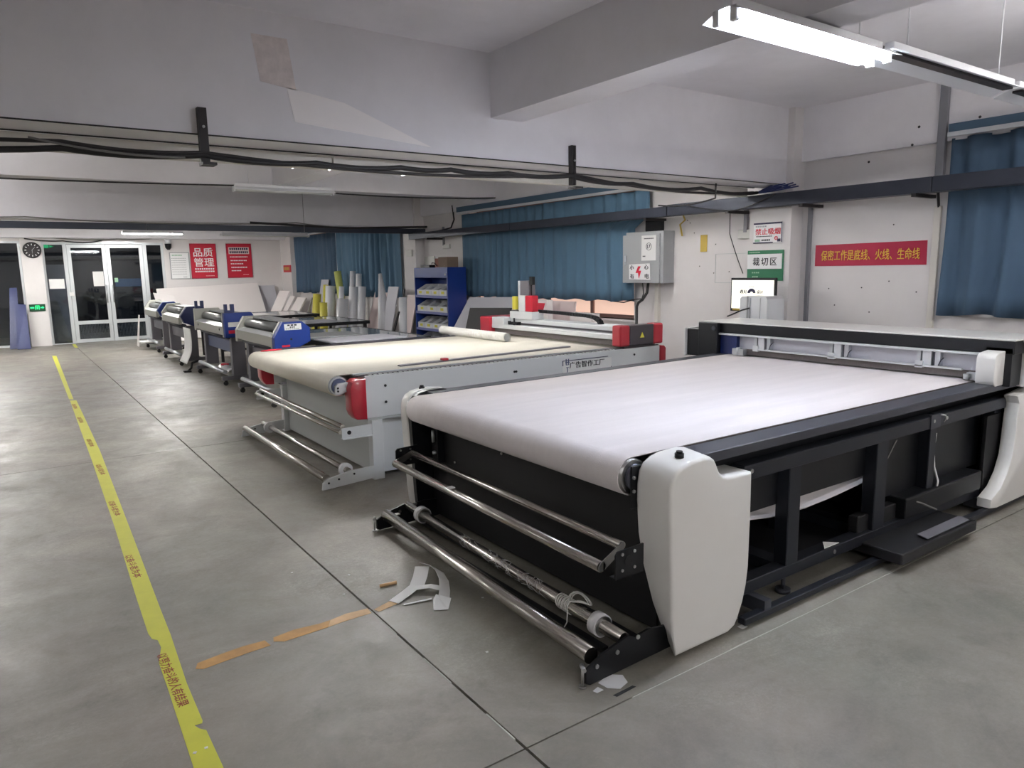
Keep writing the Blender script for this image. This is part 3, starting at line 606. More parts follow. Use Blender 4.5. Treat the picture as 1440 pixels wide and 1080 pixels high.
# near handrail tubes in two lengths with clamps
for a, b in ((2.74, 4.60), (4.62, 5.96)):
    B(a, b, 2.05, 2.125, .70, .775, .006, 2).build('frame_tube', 'dbar', m1)
for x in (2.79, 4.54, 4.70): MB().cyl((x, 2.05, .745), (x, 2.043, .745), .011, 10).build('screw', 'steel', m1)
MB().box(4.50, 4.62, 2.045, 2.06, .70, .785).build('tube_clamp', 'dgrey', m1)
MB().tube([(4.60, 2.04, .78), (4.62, 2.02, .775), (4.63, 2.02, .755), (4.62, 2.03, .735)], .006, 6).build('clamp_lever', 'steel', m1)
# posts (near, far) and base rails
for x0, x1, yn in ((3.16, 3.26, 2.09), (3.99, 4.11, 2.09), (4.60, 4.68, 2.09), (5.5, 5.6, 2.09)):
    B(x0, x1, yn, yn + .08, .16, .70, .004, 1).build('post', 'dbar', m1)
    B(x0, x1, 4.24, 4.32, .16, .70, .004, 1).build('post', 'dbar', m1)
for x0, x1 in ((2.92, 3.05), (3.72, 3.86), (5.15, 5.3)):
    B(x0, x1, 2.5, 2.6, .08, .70, .004, 1).build('inner_post', 'black', m1)
for y in (2.09, 4.24): B(2.42, 6.0, y, y + .08, .10, .165, .004, 1).build('base_rail', 'dbar', m1)
for x in (3.16, 4.0, 5.5): B(x, x + .1, 2.17, 4.24, .10, .16).build('cross_rail', 'dbar', m1)
for x in (3.4, 4.7): B(x, x + .06, 2.17, 4.24, .50, .56).build('cross_rail', 'black', m1)
B(2.70, 6.0, 1.985, 2.03, .02, .055, .004, 1).build('floor_tube', 'dbar', m1)
for x in (2.85, 4.0, 5.3): B(x, x + .05, 1.99, 2.16, .03, .10).build('leveling_foot', 'dgrey', m1)
for x in (3.2, 4.05, 5.55):
    for y in (2.13, 4.28): MB().cyl((x, y, 0), (x, y, .02), .04, 12).cyl((x, y, .02), (x, y, .10), .012, 8).build('leveling_foot', 'dgrey', m1)
B(6.0, 6.03, 2.2, 4.34, .1, .80).build('rear_panel', 'black', m1)
MB().cyl((3.6, 2.09, .135), (3.6, 2.085, .135), .012, 10).build('screw', 'steel', m1)
# front sheet
B(2.33, 2.345, 2.2, 4.32, .03, .70).build('front_panel', 'black2', m1)
B(2.28, 2.33, 4.14, 4.22, .42, .66).build('far_bracket', 'black', m1)
for y, z in ((3.45, .62), (3.30, .20), (4.0, .45), (3.35, .66)): MB().cyl((2.33, y, z), (2.322, y, z), .008, 8).build('screw', 'steel', m1)
MB().cyl((2.27, 4.18, .64), (2.27, 4.18, .56), .012, 8).cyl((2.27, 4.17, .50), (2.27, 4.17, .48), .015, 8).build('limit_switch', 'alu', m1)
# under-table electrics
B(4.30, 5.3, 2.06, 2.9, .17, .30, .01).build('control_box', 'black', m1)
MB().box(3.88, 4.78, 1.86, 2.18, .055, .12, .01).box(3.88, 4.78, 2.12, 2.18, .12, .26, .006, 1).build('open_drawer', 'black2', m1)
MB().sheet([(4.20, 1.88, .128), (4.72, 1.88, .128), (4.74, 1.95, .13), (4.22, 1.95, .13)], .004).build('drawer_strip', 'lam_leg', m1)
mb = MB()
for i in range(3): mb.cyl((5.05 + .0 * i, 2.35, .52 - i * .05), (5.05, 2.33, .52 - i * .05), .016, 8)
mb.build('button', 'alu', m1)
B(4.85, 5.2, 2.36, 2.7, .2, .62, .04).build('motor_housing', 'black2', m1)
MB().tube([(4.78, 2.14, .62), (4.72, 2.12, .52), (4.70, 2.10, .42), (4.72, 2.08, .33), (4.69, 2.08, .24)], .007, 6).build('power_wire', 'paper', m1)
MB().tube([(4.16, 2.12, .56), (4.3, 2.15, .63), (4.45, 2.2, .66)], .004, 5).build('thin_wire', 'cable_g', m1)
MB().tube([(4.35, 2.1, .28), (4.45, 2.05, .25), (4.55, 2.0, .2)], .006, 5).build('thin_wire', 'cable_g', m1)
MB().tube([(5.4, 2.3, .70), (5.42, 2.3, .64), (5.36, 2.3, .58)], .012, 6).build('red_hose', 'redink', m1)
B(4.86, 5.36, 2.3, 2.33, .55, .66, .01).build('warm_grey_cover', 'mdark', m1)
B(5.36, 5.58, 2.08, 2.1, .12, .66).build('rear_side_cover', 'black2', m1)
# end caps : loft between outer and inner outline
OUT = [(2.240, .015), (2.222, .10), (2.213, .20), (2.206, .39), (2.199, .55), (2.192, .70), (2.193, .77), (2.203, .815), (2.228, .848), (2.265, .868), (2.32, .880), (2.40, .884), (2.445, .878), (2.47, .862), (2.487, .835),
       (2.505, .800), (2.53, .778), (2.56, .770), (2.733, .762), (2.736, .54), (2.733, .31), (2.722, .22), (2.70, .14), (2.668, .07), (2.645, .035), (2.596, .015)]
INN = [(x - .030 + max(0, (.62 - z)) ** 1.6 * .36 if x < 2.35 else x, z + (.018 if z > .8 else 0)) for x, z in OUT]
def cap(y0, y1, inner_first):
    a, b = (INN, OUT) if inner_first else (OUT, INN)
    o = MB().prism(a, 'y', y0, y1, b, bev=.016, seg=3).build('end_cap', 'cap', m1, smooth=35)
    k = MB().cyl((2.315, (y0 + y1) / 2 - .02, .885), (2.315, (y0 + y1) / 2 - .02, .905), .02, 16).cyl((2.315, (y0 + y1) / 2 - .02, .905), (2.315, (y0 + y1) / 2 - .02, .915), .014, 16).build('cap_knob', 'black', m1)
    return o
cap(2.0, 2.175, False); cap(4.345, 4.50, True)
MB().prism([(x - .02 if x < 2.35 else x, z + .012 if z > .5 else z) for x, z in OUT], 'y', 4.30, 4.342).build('cap_lining', 'black', m1)
# feeder feet (near and far) : dark plates, skewed slightly
FT = [(0, .015), (0, .075), (.085, .115), (.235, .15), (.275, .132), (.355, .142), (.45, .13), (.62, .12), (.62, .02), (.02, .004)]
for dx, y0 in ((1.795, 2.075), (1.875, 4.27)):
    p = MB().prism([(dx + x, z) for x, z in FT], 'y', y0, y0 + .012).build('feeder_foot', 'black', m1)
    for (x, z) in ((.055, .075), (.17, .10), (.29, .13)): MB().cyl((dx + x, y0, z), (dx + x, y0 - .006, z), .010, 10).build('screw', 'steel', p)
    MB().cyl((dx - .012, y0 + .01, 0), (dx - .012, y0 + .01, .085), .006, 8).cyl((dx - .012, y0 + .01, 0), (dx - .012, y0 + .01, .008), .016, 10).cyl((dx - .02, y0 - .01, .085), (dx + .0, y0 + .03, .085), .010, 8).build('leveling_bolt', 'steel', p)
# lower rollers
MB().cyl((1.86, 2.12, .098), (1.945, 4.27, .098), .036, 24).build('lower_roller', 'chrome', m1)
ar = MB().cyl((2.03, 2.10, .125), (2.11, 4.28, .125), .030, 24).build('unwind_shaft', 'chrome', m1)
d = V((.08, 2.18, 0)).normalized()
for t_ in (.14, 1.93):
    c = V((2.03, 2.10, .125)) + d * t_
    cc = MB().cyl(c, c + d * .05, .052, 24).build('shaft_collar', 'film', ar)
    MB().cyl(c - d * .006, c, .046, 24).cyl(c + d * .05, c + d * .056, .046, 24).build('collar_rim', 'steel', cc)
random.seed(5)
mb = MB()
for k_ in range(9):
    c = V((2.03, 2.10, .125)) + d * (.36 + k_ * .011); tl = random.uniform(-.35, .35)
    mb.tube([c + V((math.cos(q) * .034, tl * .02 * math.sin(q), math.sin(q) * .034)) for q in [i * math.pi / 7 for i in range(14)]], .0028, 4, True)
c = V((2.03, 2.10, .125)) + d * .36
for r_ in (.05, .062, .07): mb.tube([c + V((.02 + r_ * .6 * math.cos(q), -.03 + r_ * math.sin(q), .045 + .012 * math.sin(2 * q))) for q in [i * math.pi / 8 for i in range(16)]], .0028, 4, True)
mb.tube([c + V((-.03, 0, 0)), c + V((-.05, -.02, -.05)), c + V((-.055, .0, -.09))], .0028, 4)
tag(mb.build('string_bundle', 'paper'), 'loop of white string tied round the lower unwind shaft of nearest machine', 'string')
mb = MB(); random.seed(9)
for k_ in range(34):
    t_ = random.uniform(.55, 1.45); c = V((2.03, 2.10, .125)) + d * t_; q0 = random.uniform(0, 3)
    mb.tube([c + V((math.cos(q) * .032, .03 * (q - q0) * random.choice((-1, 1)) * .6, math.sin(q) * .032)) for q in [q0 + i * .5 for i in range(5)]], .0012, 3)
o = mb.build('thread_wraps', 'film', m1); o['kind'] = 'stuff'
B(1.99, 2.03, 2.2, 4.27, .03, .05).build('feeder_cross_rail', 'black', m1)
B(2.13, 2.20, 2.1, 4.28, .035, .055).build('feeder_cross_rail', 'black', m1)
B(1.935, 1.995, 4.16, 4.19, .12, .124).build('foot_label', 'paper', m1)
# mid guide bars : two tubes joined by end plates
A0, A1, B0, B1 = V((1.925, 2.13, .468)), V((1.995, 4.20, .455)), V((2.10, 2.19, .500)), V((2.13, 4.22, .500))
MB().cyl(A0, A1, .024, 20).build('guide_bar', 'chrome', m1); MB().cyl(B0, B1, .020, 20).build('guide_bar', 'chrome', m1)
for P0, P1 in ((A0, B0), (A1, B1)):
    dv = (P1 - P0); s_ = V((0, 0, .022)); n = V((0, .004, 0)); dd = V((dv.x, dv.y, 0)).normalized()
    ring = [P0 - dd * .024 - s_ * .5, P0 - s_ * .95 + dd * .01, P1 - s_ * .9, P1 + dd * .02, P1 + s_ * .9, P0 + s_ * 1.0 - dd * .005, P0 - dd * .024 + s_ * .5]
    MB().sheet(ring, .004).build('link_plate', 'steel', m1)
for dx, y0 in ((1.955, 2.075), (2.02, 4.24)):
    p = MB().prism([(dx, .425), (dx, .525), (dx + .012, .54), (dx + .16, .545), (dx + .16, .426), (dx + .02, .42)], 'y', y0, y0 + .008).box(dx, dx + .16, y0, y0 + .04, .42, .425).build('bar_bracket', 'black', m1)
    MB().cyl((dx + .07, y0 - .001, .49), (dx + .07, y0 - .003, .49), .022, 16).build('bracket_hole', 'black2', p)
    for a, c_ in ((-.035, -.035), (.035, -.035), (.035, .035), (-.035, .035)):
        MB().cyl((dx + .07 + a, y0, .49 + c_), (dx + .07 + a, y0 - .005, .49 + c_), .007, 8).build('screw', 'steel', p)
B(1.935, 1.975, 3.40, 3.435, .488, .4935).build('roller_label', 'paper', m1)
# gantry
B(5.45, 5.75, 1.99, 4.60, 1.078, 1.166, .004, 1).build('gantry_beam', 'black', m1)
B(5.45, 5.98, 1.985, 4.60, 1.1665, 1.180, .005, 2).build('gantry_lid', 'cap', m1)
B(5.43, 5.47, 2.14, 4.48, 1.060, 1.077, .002, 1).build('aluminium_strip', 'alu_w', m1)
B(5.505, 5.515, 2.17, 4.22, .93, 1.078).build('gantry_back_panel', 'board_g', m1)
B(5.44, 5.47, 2.30, 4.0, .944, .957, .002, 1).build('lower_bar', 'alu_w', m1)
B(5.47, 5.49, 2.15, 4.2, .893, .944).build('brush_skirt', 'felt_grey', m1)
B(5.515, 5.64, 2.15, 4.4, .93, .944).build('gantry_floor', 'mgrey', m1)
for y in (3.955, 3.235, 2.545):
    B(5.455, 5.475, y - .03, y + .03, .945, 1.06).build('gantry_post', 'alu_w', m1)
    B(5.46, 5.50, y + .045, y + .075, .955, 1.06).build('air_cylinder', 'alu', m1); B(5.46, 5.50, y - .09, y - .055, .955, 1.055).build('air_cylinder', 'alu', m1)
    MB().box(5.47, 5.55, y - .075, y - .04, .95, 1.06).tube([(5.46, y - .08, .96), (5.45, y - .1, 1.0), (5.46, y - .115, 1.02)], .004, 5).build('valve', 'dgrey', m1)
    B(5.44, 5.47, y + .02, y + .075, .935, .985).build('bracket_block', 'alu_w', m1)
MB().box(5.40, 5.45, 2.17, 2.25, .89, .94).cyl((5.38, 2.24, .895), (5.38, 2.24, .93), .02, 10).build('near_carriage', 'alu', m1)
MB().box(5.40, 5.45, 4.10, 4.22, .89, .95).cyl((5.42, 4.16, .9), (5.42, 4.16, .96), .025, 10).build('far_carriage', 'alu', m1)
B(5.46, 5.60, 4.22, 4.40, .885, 1.06).build('far_end_block', 'navy', m1)
# far end black box
MB().box(5.43, 5.85, 4.42, 4.78, .84, 1.10, .006, 1).build('gantry_end_box', 'black', m1)
B(5.40, 5.9, 4.78, 4.80, .835, 1.105, .004, 1).build('gantry_end_shell', 'cap', m1)
B(5.40, 5.45, 4.40, 4.62, .855, 1.17, .006, 1).build('gantry_end_plate', 'black', m1)
MB().cyl((5.40, 4.43, 1.12), (5.385, 4.43, 1.12), .02, 12).build('end_knob', 'dgrey', m1)
# near end : white nose, dark band, shell
nose = [(5.30, .905), (5.30, 1.055), (5.315, 1.08), (5.345, 1.092), (5.45, 1.10), (5.45, .872), (5.335, .87), (5.312, .882)]
MB().prism(nose, 'y', 2.04, 2.155, bev=.006).build('gantry_nose', 'cap', m1, smooth=35)
pts = [(5.45, .862), (5.45, 1.12), (5.50, 1.168), (5.60, 1.168), (5.62, .862)]
MB().prism(pts, 'y', 2.0, 2.16).build('gantry_end_plate', 'black', m1)
sh = [(5.60, .85), (5.63, .85), (5.63, 1.1), (5.60, 1.155), (5.57, 1.18), (6.15, 1.18), (6.40, 1.12), (6.42, .86), (6.30, .85)]
MB().prism([(5.605, .85), (5.615, 1.08), (5.60, 1.14), (5.565, 1.175), (5.62, 1.182), (6.2, 1.182), (6.36, 1.15), (6.42, 1.06), (6.42, .86), (6.30, .85)], 'y', 1.95, 2.02, bev=.008).build('gantry_shell', 'cap', m1, smooth=35)
# rear pedestal cover
RP = [(5.52, .795), (5.56, .74), (5.545, .60), (5.54, .50), (5.525, .38), (5.47, .27), (5.38, .18), (5.25, .125), (5.25, .065), (5.35, .05), (6.25, .05), (6.42, .10), (6.46, .30), (6.42, .82), (5.9, .835)]
MB().prism(RP, 'y', 1.97, 2.06, bev=.01).build('rear_cover', 'cap', m1, smooth=35)
MB().prism([(x, z) for x, z in RP], 'y', 4.5, 4.58, bev=.01).build('rear_cover', 'cap', m1, smooth=35)
B(6.0, 6.4, 2.06, 4.5, .05, .78).build('rear_body', 'black', m1)
B(5.98, 6.42, 2.02, 4.6, .80, 1.12, .02).build('gantry_rear_housing', 'cap', m1)

# monitor and computer
s = thing('monitor', (6.45, 4.83, .0), 'lit computer monitor facing left in front of the green sign', 'monitor')
B(6.49, 6.52, 4.555, 5.115, 1.205, 1.56, .004, 1).build('casing', 'black', s)
sc_ = B(6.483, 6.489, 4.575, 5.095, 1.235, 1.535).build('screen', 'screen', s)
B(6.482, 6.488, 4.95, 5.08, 1.214, 1.23).build('taskbar_sticker', 'ochre', s)
lettering('遇见', (6.481, 4.945, 1.415), RX, UZ, .09, .04, 'ink', sc_, .006)
lettering('设计', (6.481, 4.735, 1.415), RX, UZ, .08, .036, 'ink', sc_, .006)
MB().prism([(4.84 + .05 * math.cos(t), 1.40 + .05 * math.sin(t)) for t in [i * math.pi / 10 for i in range(11)]] + [(4.84 + .02 * math.cos(t), 1.40 + .018 * math.sin(t)) for t in [math.pi - i * math.pi / 6 for i in range(7)]], 'x', 6.479, 6.483).build('logo_arch', 'navyink', sc_)
MB().prism([(4.80, 1.465), (4.84, 1.475), (4.88, 1.465), (4.875, 1.46), (4.84, 1.469), (4.805, 1.46)], 'x', 6.479, 6.483).prism([(4.815, 1.50), (4.84, 1.51), (4.865, 1.50), (4.84, 1.505)], 'x', 6.479, 6.483).build('logo_rays', 'ebox', sc_)
MB().box(6.52, 6.56, 4.80, 4.87, 1.0, 1.45).box(6.44, 6.62, 4.72, 4.95, 0.0, .02).box(6.52, 6.56, 4.80, 4.87, .02, 1.0).build('stand', 'black', s)
s = thing('computer_tower', (6.25, 4.55, 1.12), 'white computer tower standing in front of the lit monitor', 'computer')
MB().prism([(4.385, 1.122), (4.385, 1.36), (4.41, 1.385), (4.68, 1.385), (4.705, 1.36), (4.705, 1.122)], 'x', 6.12, 6.40).build('case', 'alu_w', s)
MB().box(6.116, 6.12, 4.605, 4.62, 1.125, 1.385).box(6.112, 6.12, 4.575, 4.585, 1.125, 1.37).box(6.116, 6.12, 4.46, 4.466, 1.125, 1.37).build('panel_seam', 'ebox', s)
tag(MB().tube([(6.11, 4.58, 1.27), (6.06, 4.63, 1.25), (6.0, 4.72, 1.20), (5.95, 4.72, 1.19)], .007, 6).build('computer_cable', 'cable'), 'black cable from computer tower down onto gantry', 'cable')
tag(B(5.99, 6.11, 4.42, 4.60, 1.121, 1.14, .005, 1).build('keyboard', 'black'), 'black keyboard lying on the gantry left of the computer tower', 'keyboard')

# ================================================================== MACHINE 2 : white cutter with red caps
m2 = thing('flatbed_cutter', (3.9, 6.6, 0), 'white flatbed cutter with cream belt and red end caps, second machine', 'machine')
R2, cx2, cz2 = .082, 2.135, .795
prof2 = [(5.7, .877), (4.5, .877), (3.4, .877), (2.6, .877)] + [(cx2 + R2 * math.cos(t), cz2 + R2 * math.sin(t)) for t in [math.pi / 2 + i * math.pi / 12 for i in range(13)]] + [(2.38, .70), (2.5, .66)]
MB().grid(lambda u, v: (prof2[round(u * (len(prof2) - 1))][0], 5.50 + 2.25 * v, prof2[round(u * (len(prof2) - 1))][1]), len(prof2), 3).build('conveyor_belt', 'felt_cream', m2, solid=.006)
r2 = MB().cyl((cx2, 5.47, cz2), (cx2, 7.78, cz2), .077, 26).build('front_roller', 'alu', m2)
MB().cyl((cx2, 5.455, cz2), (cx2, 5.47, cz2), .062, 20).build('roller_end_plate', 'slate', r2)
MB().prism([(2.09, .745), (2.09, .80), (2.115, .82), (2.21, .825), (2.21, .755), (2.12, .735)], 'y', 5.43, 5.455).build('bearing_block', 'mwhite', m2)
for x, z in ((2.11, .785), (2.11, .76)): MB().cyl((x, 5.43, z), (x, 5.425, z), .008, 8).build('screw', 'black', m2)
MB().box(2.315, 5.675, 5.37, 5.49, .52, .868, .004, 1).build('side_beam', 'mwhite', m2)
B(2.315, 5.675, 7.78, 7.90, .52, .868, .004, 1).build('side_beam', 'mwhite', m2)
B(2.25, 5.675, 5.39, 5.43, .868, .878).build('gear_rack', 'mdark', m2); B(2.25, 5.675, 5.455, 5.475, .868, .882).build('linear_rail', 'alu', m2)
B(2.25, 5.675, 7.80, 7.84, .868, .886).build('gear_rack', 'mdark', m2)
n = 60
mb = MB()
for i in range(n): mb.box(2.35 + i * .045, 2.35 + i * .045 + .03, 5.372, 5.388, .868, .875)
o = mb.build('rack_teeth', 'mgrey', m2); o['kind'] = 'stuff'
for (x, z) in ((2.49, .775), (2.49, .64), (5.30, .80), (3.78, .765), (3.80, .765)): MB().cyl((x, 5.37, z), (x, 5.364, z), .011, 10).build('screw', 'black', m2)
redp = [(2.315, .52), (2.23, .525), (2.20, .56), (2.185, .60), (2.18, .78), (2.20, .83), (2.235, .85), (2.315, .85)]
MB().prism(redp, 'y', 5.345, 5.48, bev=.01).build('red_end_cap', 'red', m2, smooth=35)
MB().prism([(x, z - .01) for x, z in redp], 'y', 7.78, 7.92, bev=.01).build('red_end_cap', 'red', m2, smooth=35)
MB().prism([(5.675, .52), (5.675, .868), (5.72, .865), (5.745, .84), (5.745, .52)], 'y', 5.345, 5.49, bev=.008).build('red_end_cap', 'red', m2, smooth=35)
# body
B(2.42, 2.435, 5.50, 7.70, .02, .70).build('front_panel', 'mgrey', m2)
B(2.47, 5.6, 5.46, 5.48, .03, .52).build('side_panel', 'mwhite', m2); B(2.46, 5.6, 7.68, 7.70, .03, .70).build('side_panel', 'mwhite', m2)
B(5.58, 5.6, 5.48, 7.68, .03, .86).build('back_panel', 'mwhite', m2)
B(2.36, 2.455, 5.375, 5.46, .0, .50, .003, 1).build('leg', 'mwhite', m2); B(5.45, 5.55, 5.38, 5.46, .0, .50, .003, 1).build('leg', 'mwhite', m2)
B(2.33, 2.75, 5.38, 5.455, .50, .52).build('leg_plate', 'mgrey', m2); B(2.37, 2.46, 7.70, 7.78, 0, .5).build('leg', 'mwhite', m2)
for dx, y0 in ((1.92, 5.36), (1.93, 7.72)):
    p = MB().prism([(dx - .008, 0), (dx, .055), (dx + .05, .085), (dx + .235, .118), (dx + .44, .124), (dx + .44, .025), (dx + .02, 0)], 'y', y0, y0 + .02).build('feeder_foot', 'mwhite', m2)
    for x, z in ((.045, .05), (.13, .068), (.26, .09)): MB().cyl((dx + x, y0, z), (dx + x, y0 - .005, z), .009, 8).build('screw', 'black', p)
MB().cyl((1.955, 5.38, .085), (1.965, 7.72, .085), .033, 20).build('lower_roller', 'chrome', m2)
us = MB().cyl((2.14, 5.38, .115), (2.15, 7.72, .115), .026, 20).build('unwind_shaft', 'chrome', m2)
for y in (5.42, 7.45): MB().cyl((2.14, y, .115), (2.14, y + .04, .115), .055, 24).build('shaft_collar', 'film', us)
for y0 in (5.37, 7.71):
    p = MB().prism([(2.10, .385), (2.10, .47), (2.355, .475), (2.355, .39)], 'y', y0, y0 + .008).box(2.10, 2.355, y0 - .02, y0 + .03, .38, .388).build('bar_bracket', 'mwhite', m2)
    MB().cyl((2.16, y0, .43), (2.16, y0 - .004, .43), .017, 14).build('bracket_hole', 'black2', p)
MB().cyl((2.09, 5.375, .44), (2.10, 7.715, .44), .017, 16).build('guide_bar', 'chrome', m2); MB().cyl((2.12, 5.40, .475), (2.15, 7.71, .475), .02, 16).build('guide_bar', 'chrome', m2)
# sticker
s2 = B(4.345, 4.98, 5.367, 5.370, .66, .80).build('sticker', 'paper', m2)
lettering('广告智作工厂', (4.655, 5.364, .765), (1, 0, 0), UZ, .45, .062, 'ink', s2, .004)
MB().box(4.345, 4.352, 5.363, 5.368, .765, .815).box(4.345, 4.93, 5.363, 5.368, .810, .816).box(4.345, 4.352, 5.363, 5.368, .66, .70).box(4.975, 4.982, 5.363, 5.368, .67, .71).build('sticker_border', 'navyink', s2)
MB().box(4.38, 4.43, 5.363, 5.368, .79, .80).box(4.385, 4.393, 5.363, 5.368, .775, .83).box(4.415, 4.423, 5.363, 5.368, .775, .83).box(4.385, 4.425, 5.363, 5.368, .77, .776).box(4.39, 4.42, 5.363, 5.368, .745, .75).box(4.40, 4.408, 5.363, 5.368, .70, .745).build('sticker_emblem', 'slate', s2)
# gantry 2
B(5.07, 5.13, 5.45, 7.68, .962, 1.012, .004, 1).build('gantry_front_rail', 'mwhite', m2)
B(5.10, 5.14, 5.45, 7.66, .90, .962).build('brush_skirt', 'felt_grey', m2)
B(5.18, 5.42, 5.45, 7.70, .95, 1.085, .004, 1).build('gantry_beam', 'mwhite', m2)
B(5.172, 5.18, 5.45, 7.70, 1.02, 1.04).build('beam_groove', 'mdark', m2)
ge = MB().box(5.20, 5.54, 5.33, 5.45, .90, 1.105, .008).build('gantry_end_box', 'mdark', m2)
MB().box(5.06, 5.20, 5.325, 5.455, .895, 1.11, .02, 3).build('red_gantry_cap', 'red', m2); MB().box(5.54, 5.68, 5.325, 5.455, .895, 1.11, .02, 3).build('red_gantry_cap', 'red', m2)
MB().prism([(5.34, .975), (5.40, .975), (5.37, 1.03)], 'y', 5.325, 5.33).build('warning_triangle', 'yel', ge)
B(5.04, 5.68, 7.68, 7.92, .90, 1.10, .02, 3).build('red_gantry_cap', 'red', m2)
B(5.07, 5.25, 7.42, 7.68, 1.0, 1.10, .01).build('gantry_joint_box', 'mwhite', m2)
for y in (5.40, 7.80): B(5.15, 5.6, y - .03, y + .03, .868, .90).build('carriage_foot', 'mdark', m2)
# cutting head
hd = B(5.16, 5.34, 6.95, 7.41, 1.085, 1.18, .008).build('head_carriage', 'mwhite', m2)
B(5.17, 5.27, 7.10, 7.23, 1.18, 1.375, .006).build('head_cover', 'mwhite', m2)
B(5.17, 5.27, 6.96, 7.10, 1.18, 1.375, .012).build('red_head_cover', 'red', m2)
B(5.2, 5.30, 7.06, 7.25, 1.375, 1.55, .004, 1).build('head_column', 'lam_leg', m2)
B(5.19, 5.2, 7.235, 7.265, 1.19, 1.55).build('column_edge', 'alu_w', m2)
MB().cyl((5.22, 7.03, 1.37), (5.22, 7.03, 1.52), .008, 6).box(5.20, 5.24, 6.98, 7.05, 1.50, 1.60, .006, 1).build('sensor', 'black', m2)
B(5.16, 5.20, 7.28, 7.35, 1.20, 1.36).build('yellow_tag', 'yel', m2)
MB().box(5.12, 5.18, 7.20, 7.36, 1.015, 1.05).cyl((5.12, 7.36, 1.015), (5.12, 7.36, 1.06), .02, 8).cyl((5.12, 7.26, .97), (5.12, 7.26, 1.1), .012, 8).build('knife_clamp', 'black', m2)
# drag chain as links
cp = [(7.10, 1.185), (6.9, 1.185), (6.7, 1.182), (6.5, 1.178), (6.3, 1.172), (6.1, 1.168), (5.98, 1.155), (5.90, 1.12), (5.87, 1.07)]
ch = bpy.data.objects.new('drag_chain', None); COL.objects.link(ch); ch.parent = m2; ch.location = (0, 0, 0)
L_ = []
for i in range(len(cp) - 1):
    a, b = V((5.3, *cp[i])), V((5.3, *cp[i + 1])); k_ = max(1, round((b - a).length / .05))
    for j in range(k_): L_.append((a.lerp(b, j / k_), a.lerp(b, (j + .85) / k_)))
for a, b in L_:
    dd = (b - a).normalized(); nn_ = V((0, -dd.z, dd.y)) * .017
    MB().prism([((a - nn_).y, (a - nn_).z), ((b - nn_).y, (b - nn_).z), ((b + nn_).y, (b + nn_).z), ((a + nn_).y, (a + nn_).z)], 'x', 5.27, 5.33).build('chain_link', 'black', ch)
B(5.18, 5.34, 7.27, 7.40, 1.18, 1.19).build('cable_plate', 'mdark', m2)
# things on its table
s = thing('ribbed_tube', (4.61, 7.42, .88), 'thick ribbed white cardboard tube lying across the cream belt', 'tube')
MB().cyl((4.62, 6.69, .932), (4.61, 8.15, .932), .052, 22, caps=False).cyl((4.62, 6.69, .932), (4.61, 8.15, .932), .044, 22, caps=False).build('tube_wall', 'tubecard', s)
MB().cyl((4.62, 6.70, .932), (4.62, 6.72, .932), .045, 20).build('tube_core', 'ebox', s)
for i in range(26):
    y = 6.74 + i * .055
    MB().tube([(4.615 + .0525 * math.cos(q), y, .932 + .0525 * math.sin(q)) for q in [j * math.pi / 8 for j in range(16)]], .0022, 4, True).build('rib', 'paper', s)
s = thing('ruler_bar', (3.9, 5.7, .88), 'long grey ruler bar lying on the near edge of cream belt', 'bar')
MB().sheet([(2.75, 5.60, .882), (2.75, 5.66, .882), (4.78, 5.83, .882), (4.78, 5.77, .882)][::-1], .012).build('bar_body', 'lam_leg', s)
B(3.18, 3.24, 5.62, 5.68, .894, .915, .008).build('red_slider', 'red', s)
tag(MB().tube([(2.18, 7.72, .885), (2.28, 7.76, .887), (2.40, 7.74, .887), (2.32, 7.70, .887), (2.2, 7.70, .887)], .006, 6, True).build('red_loop', 'redink'), 'small red cord loop on far front corner of cream belt', 'cord')

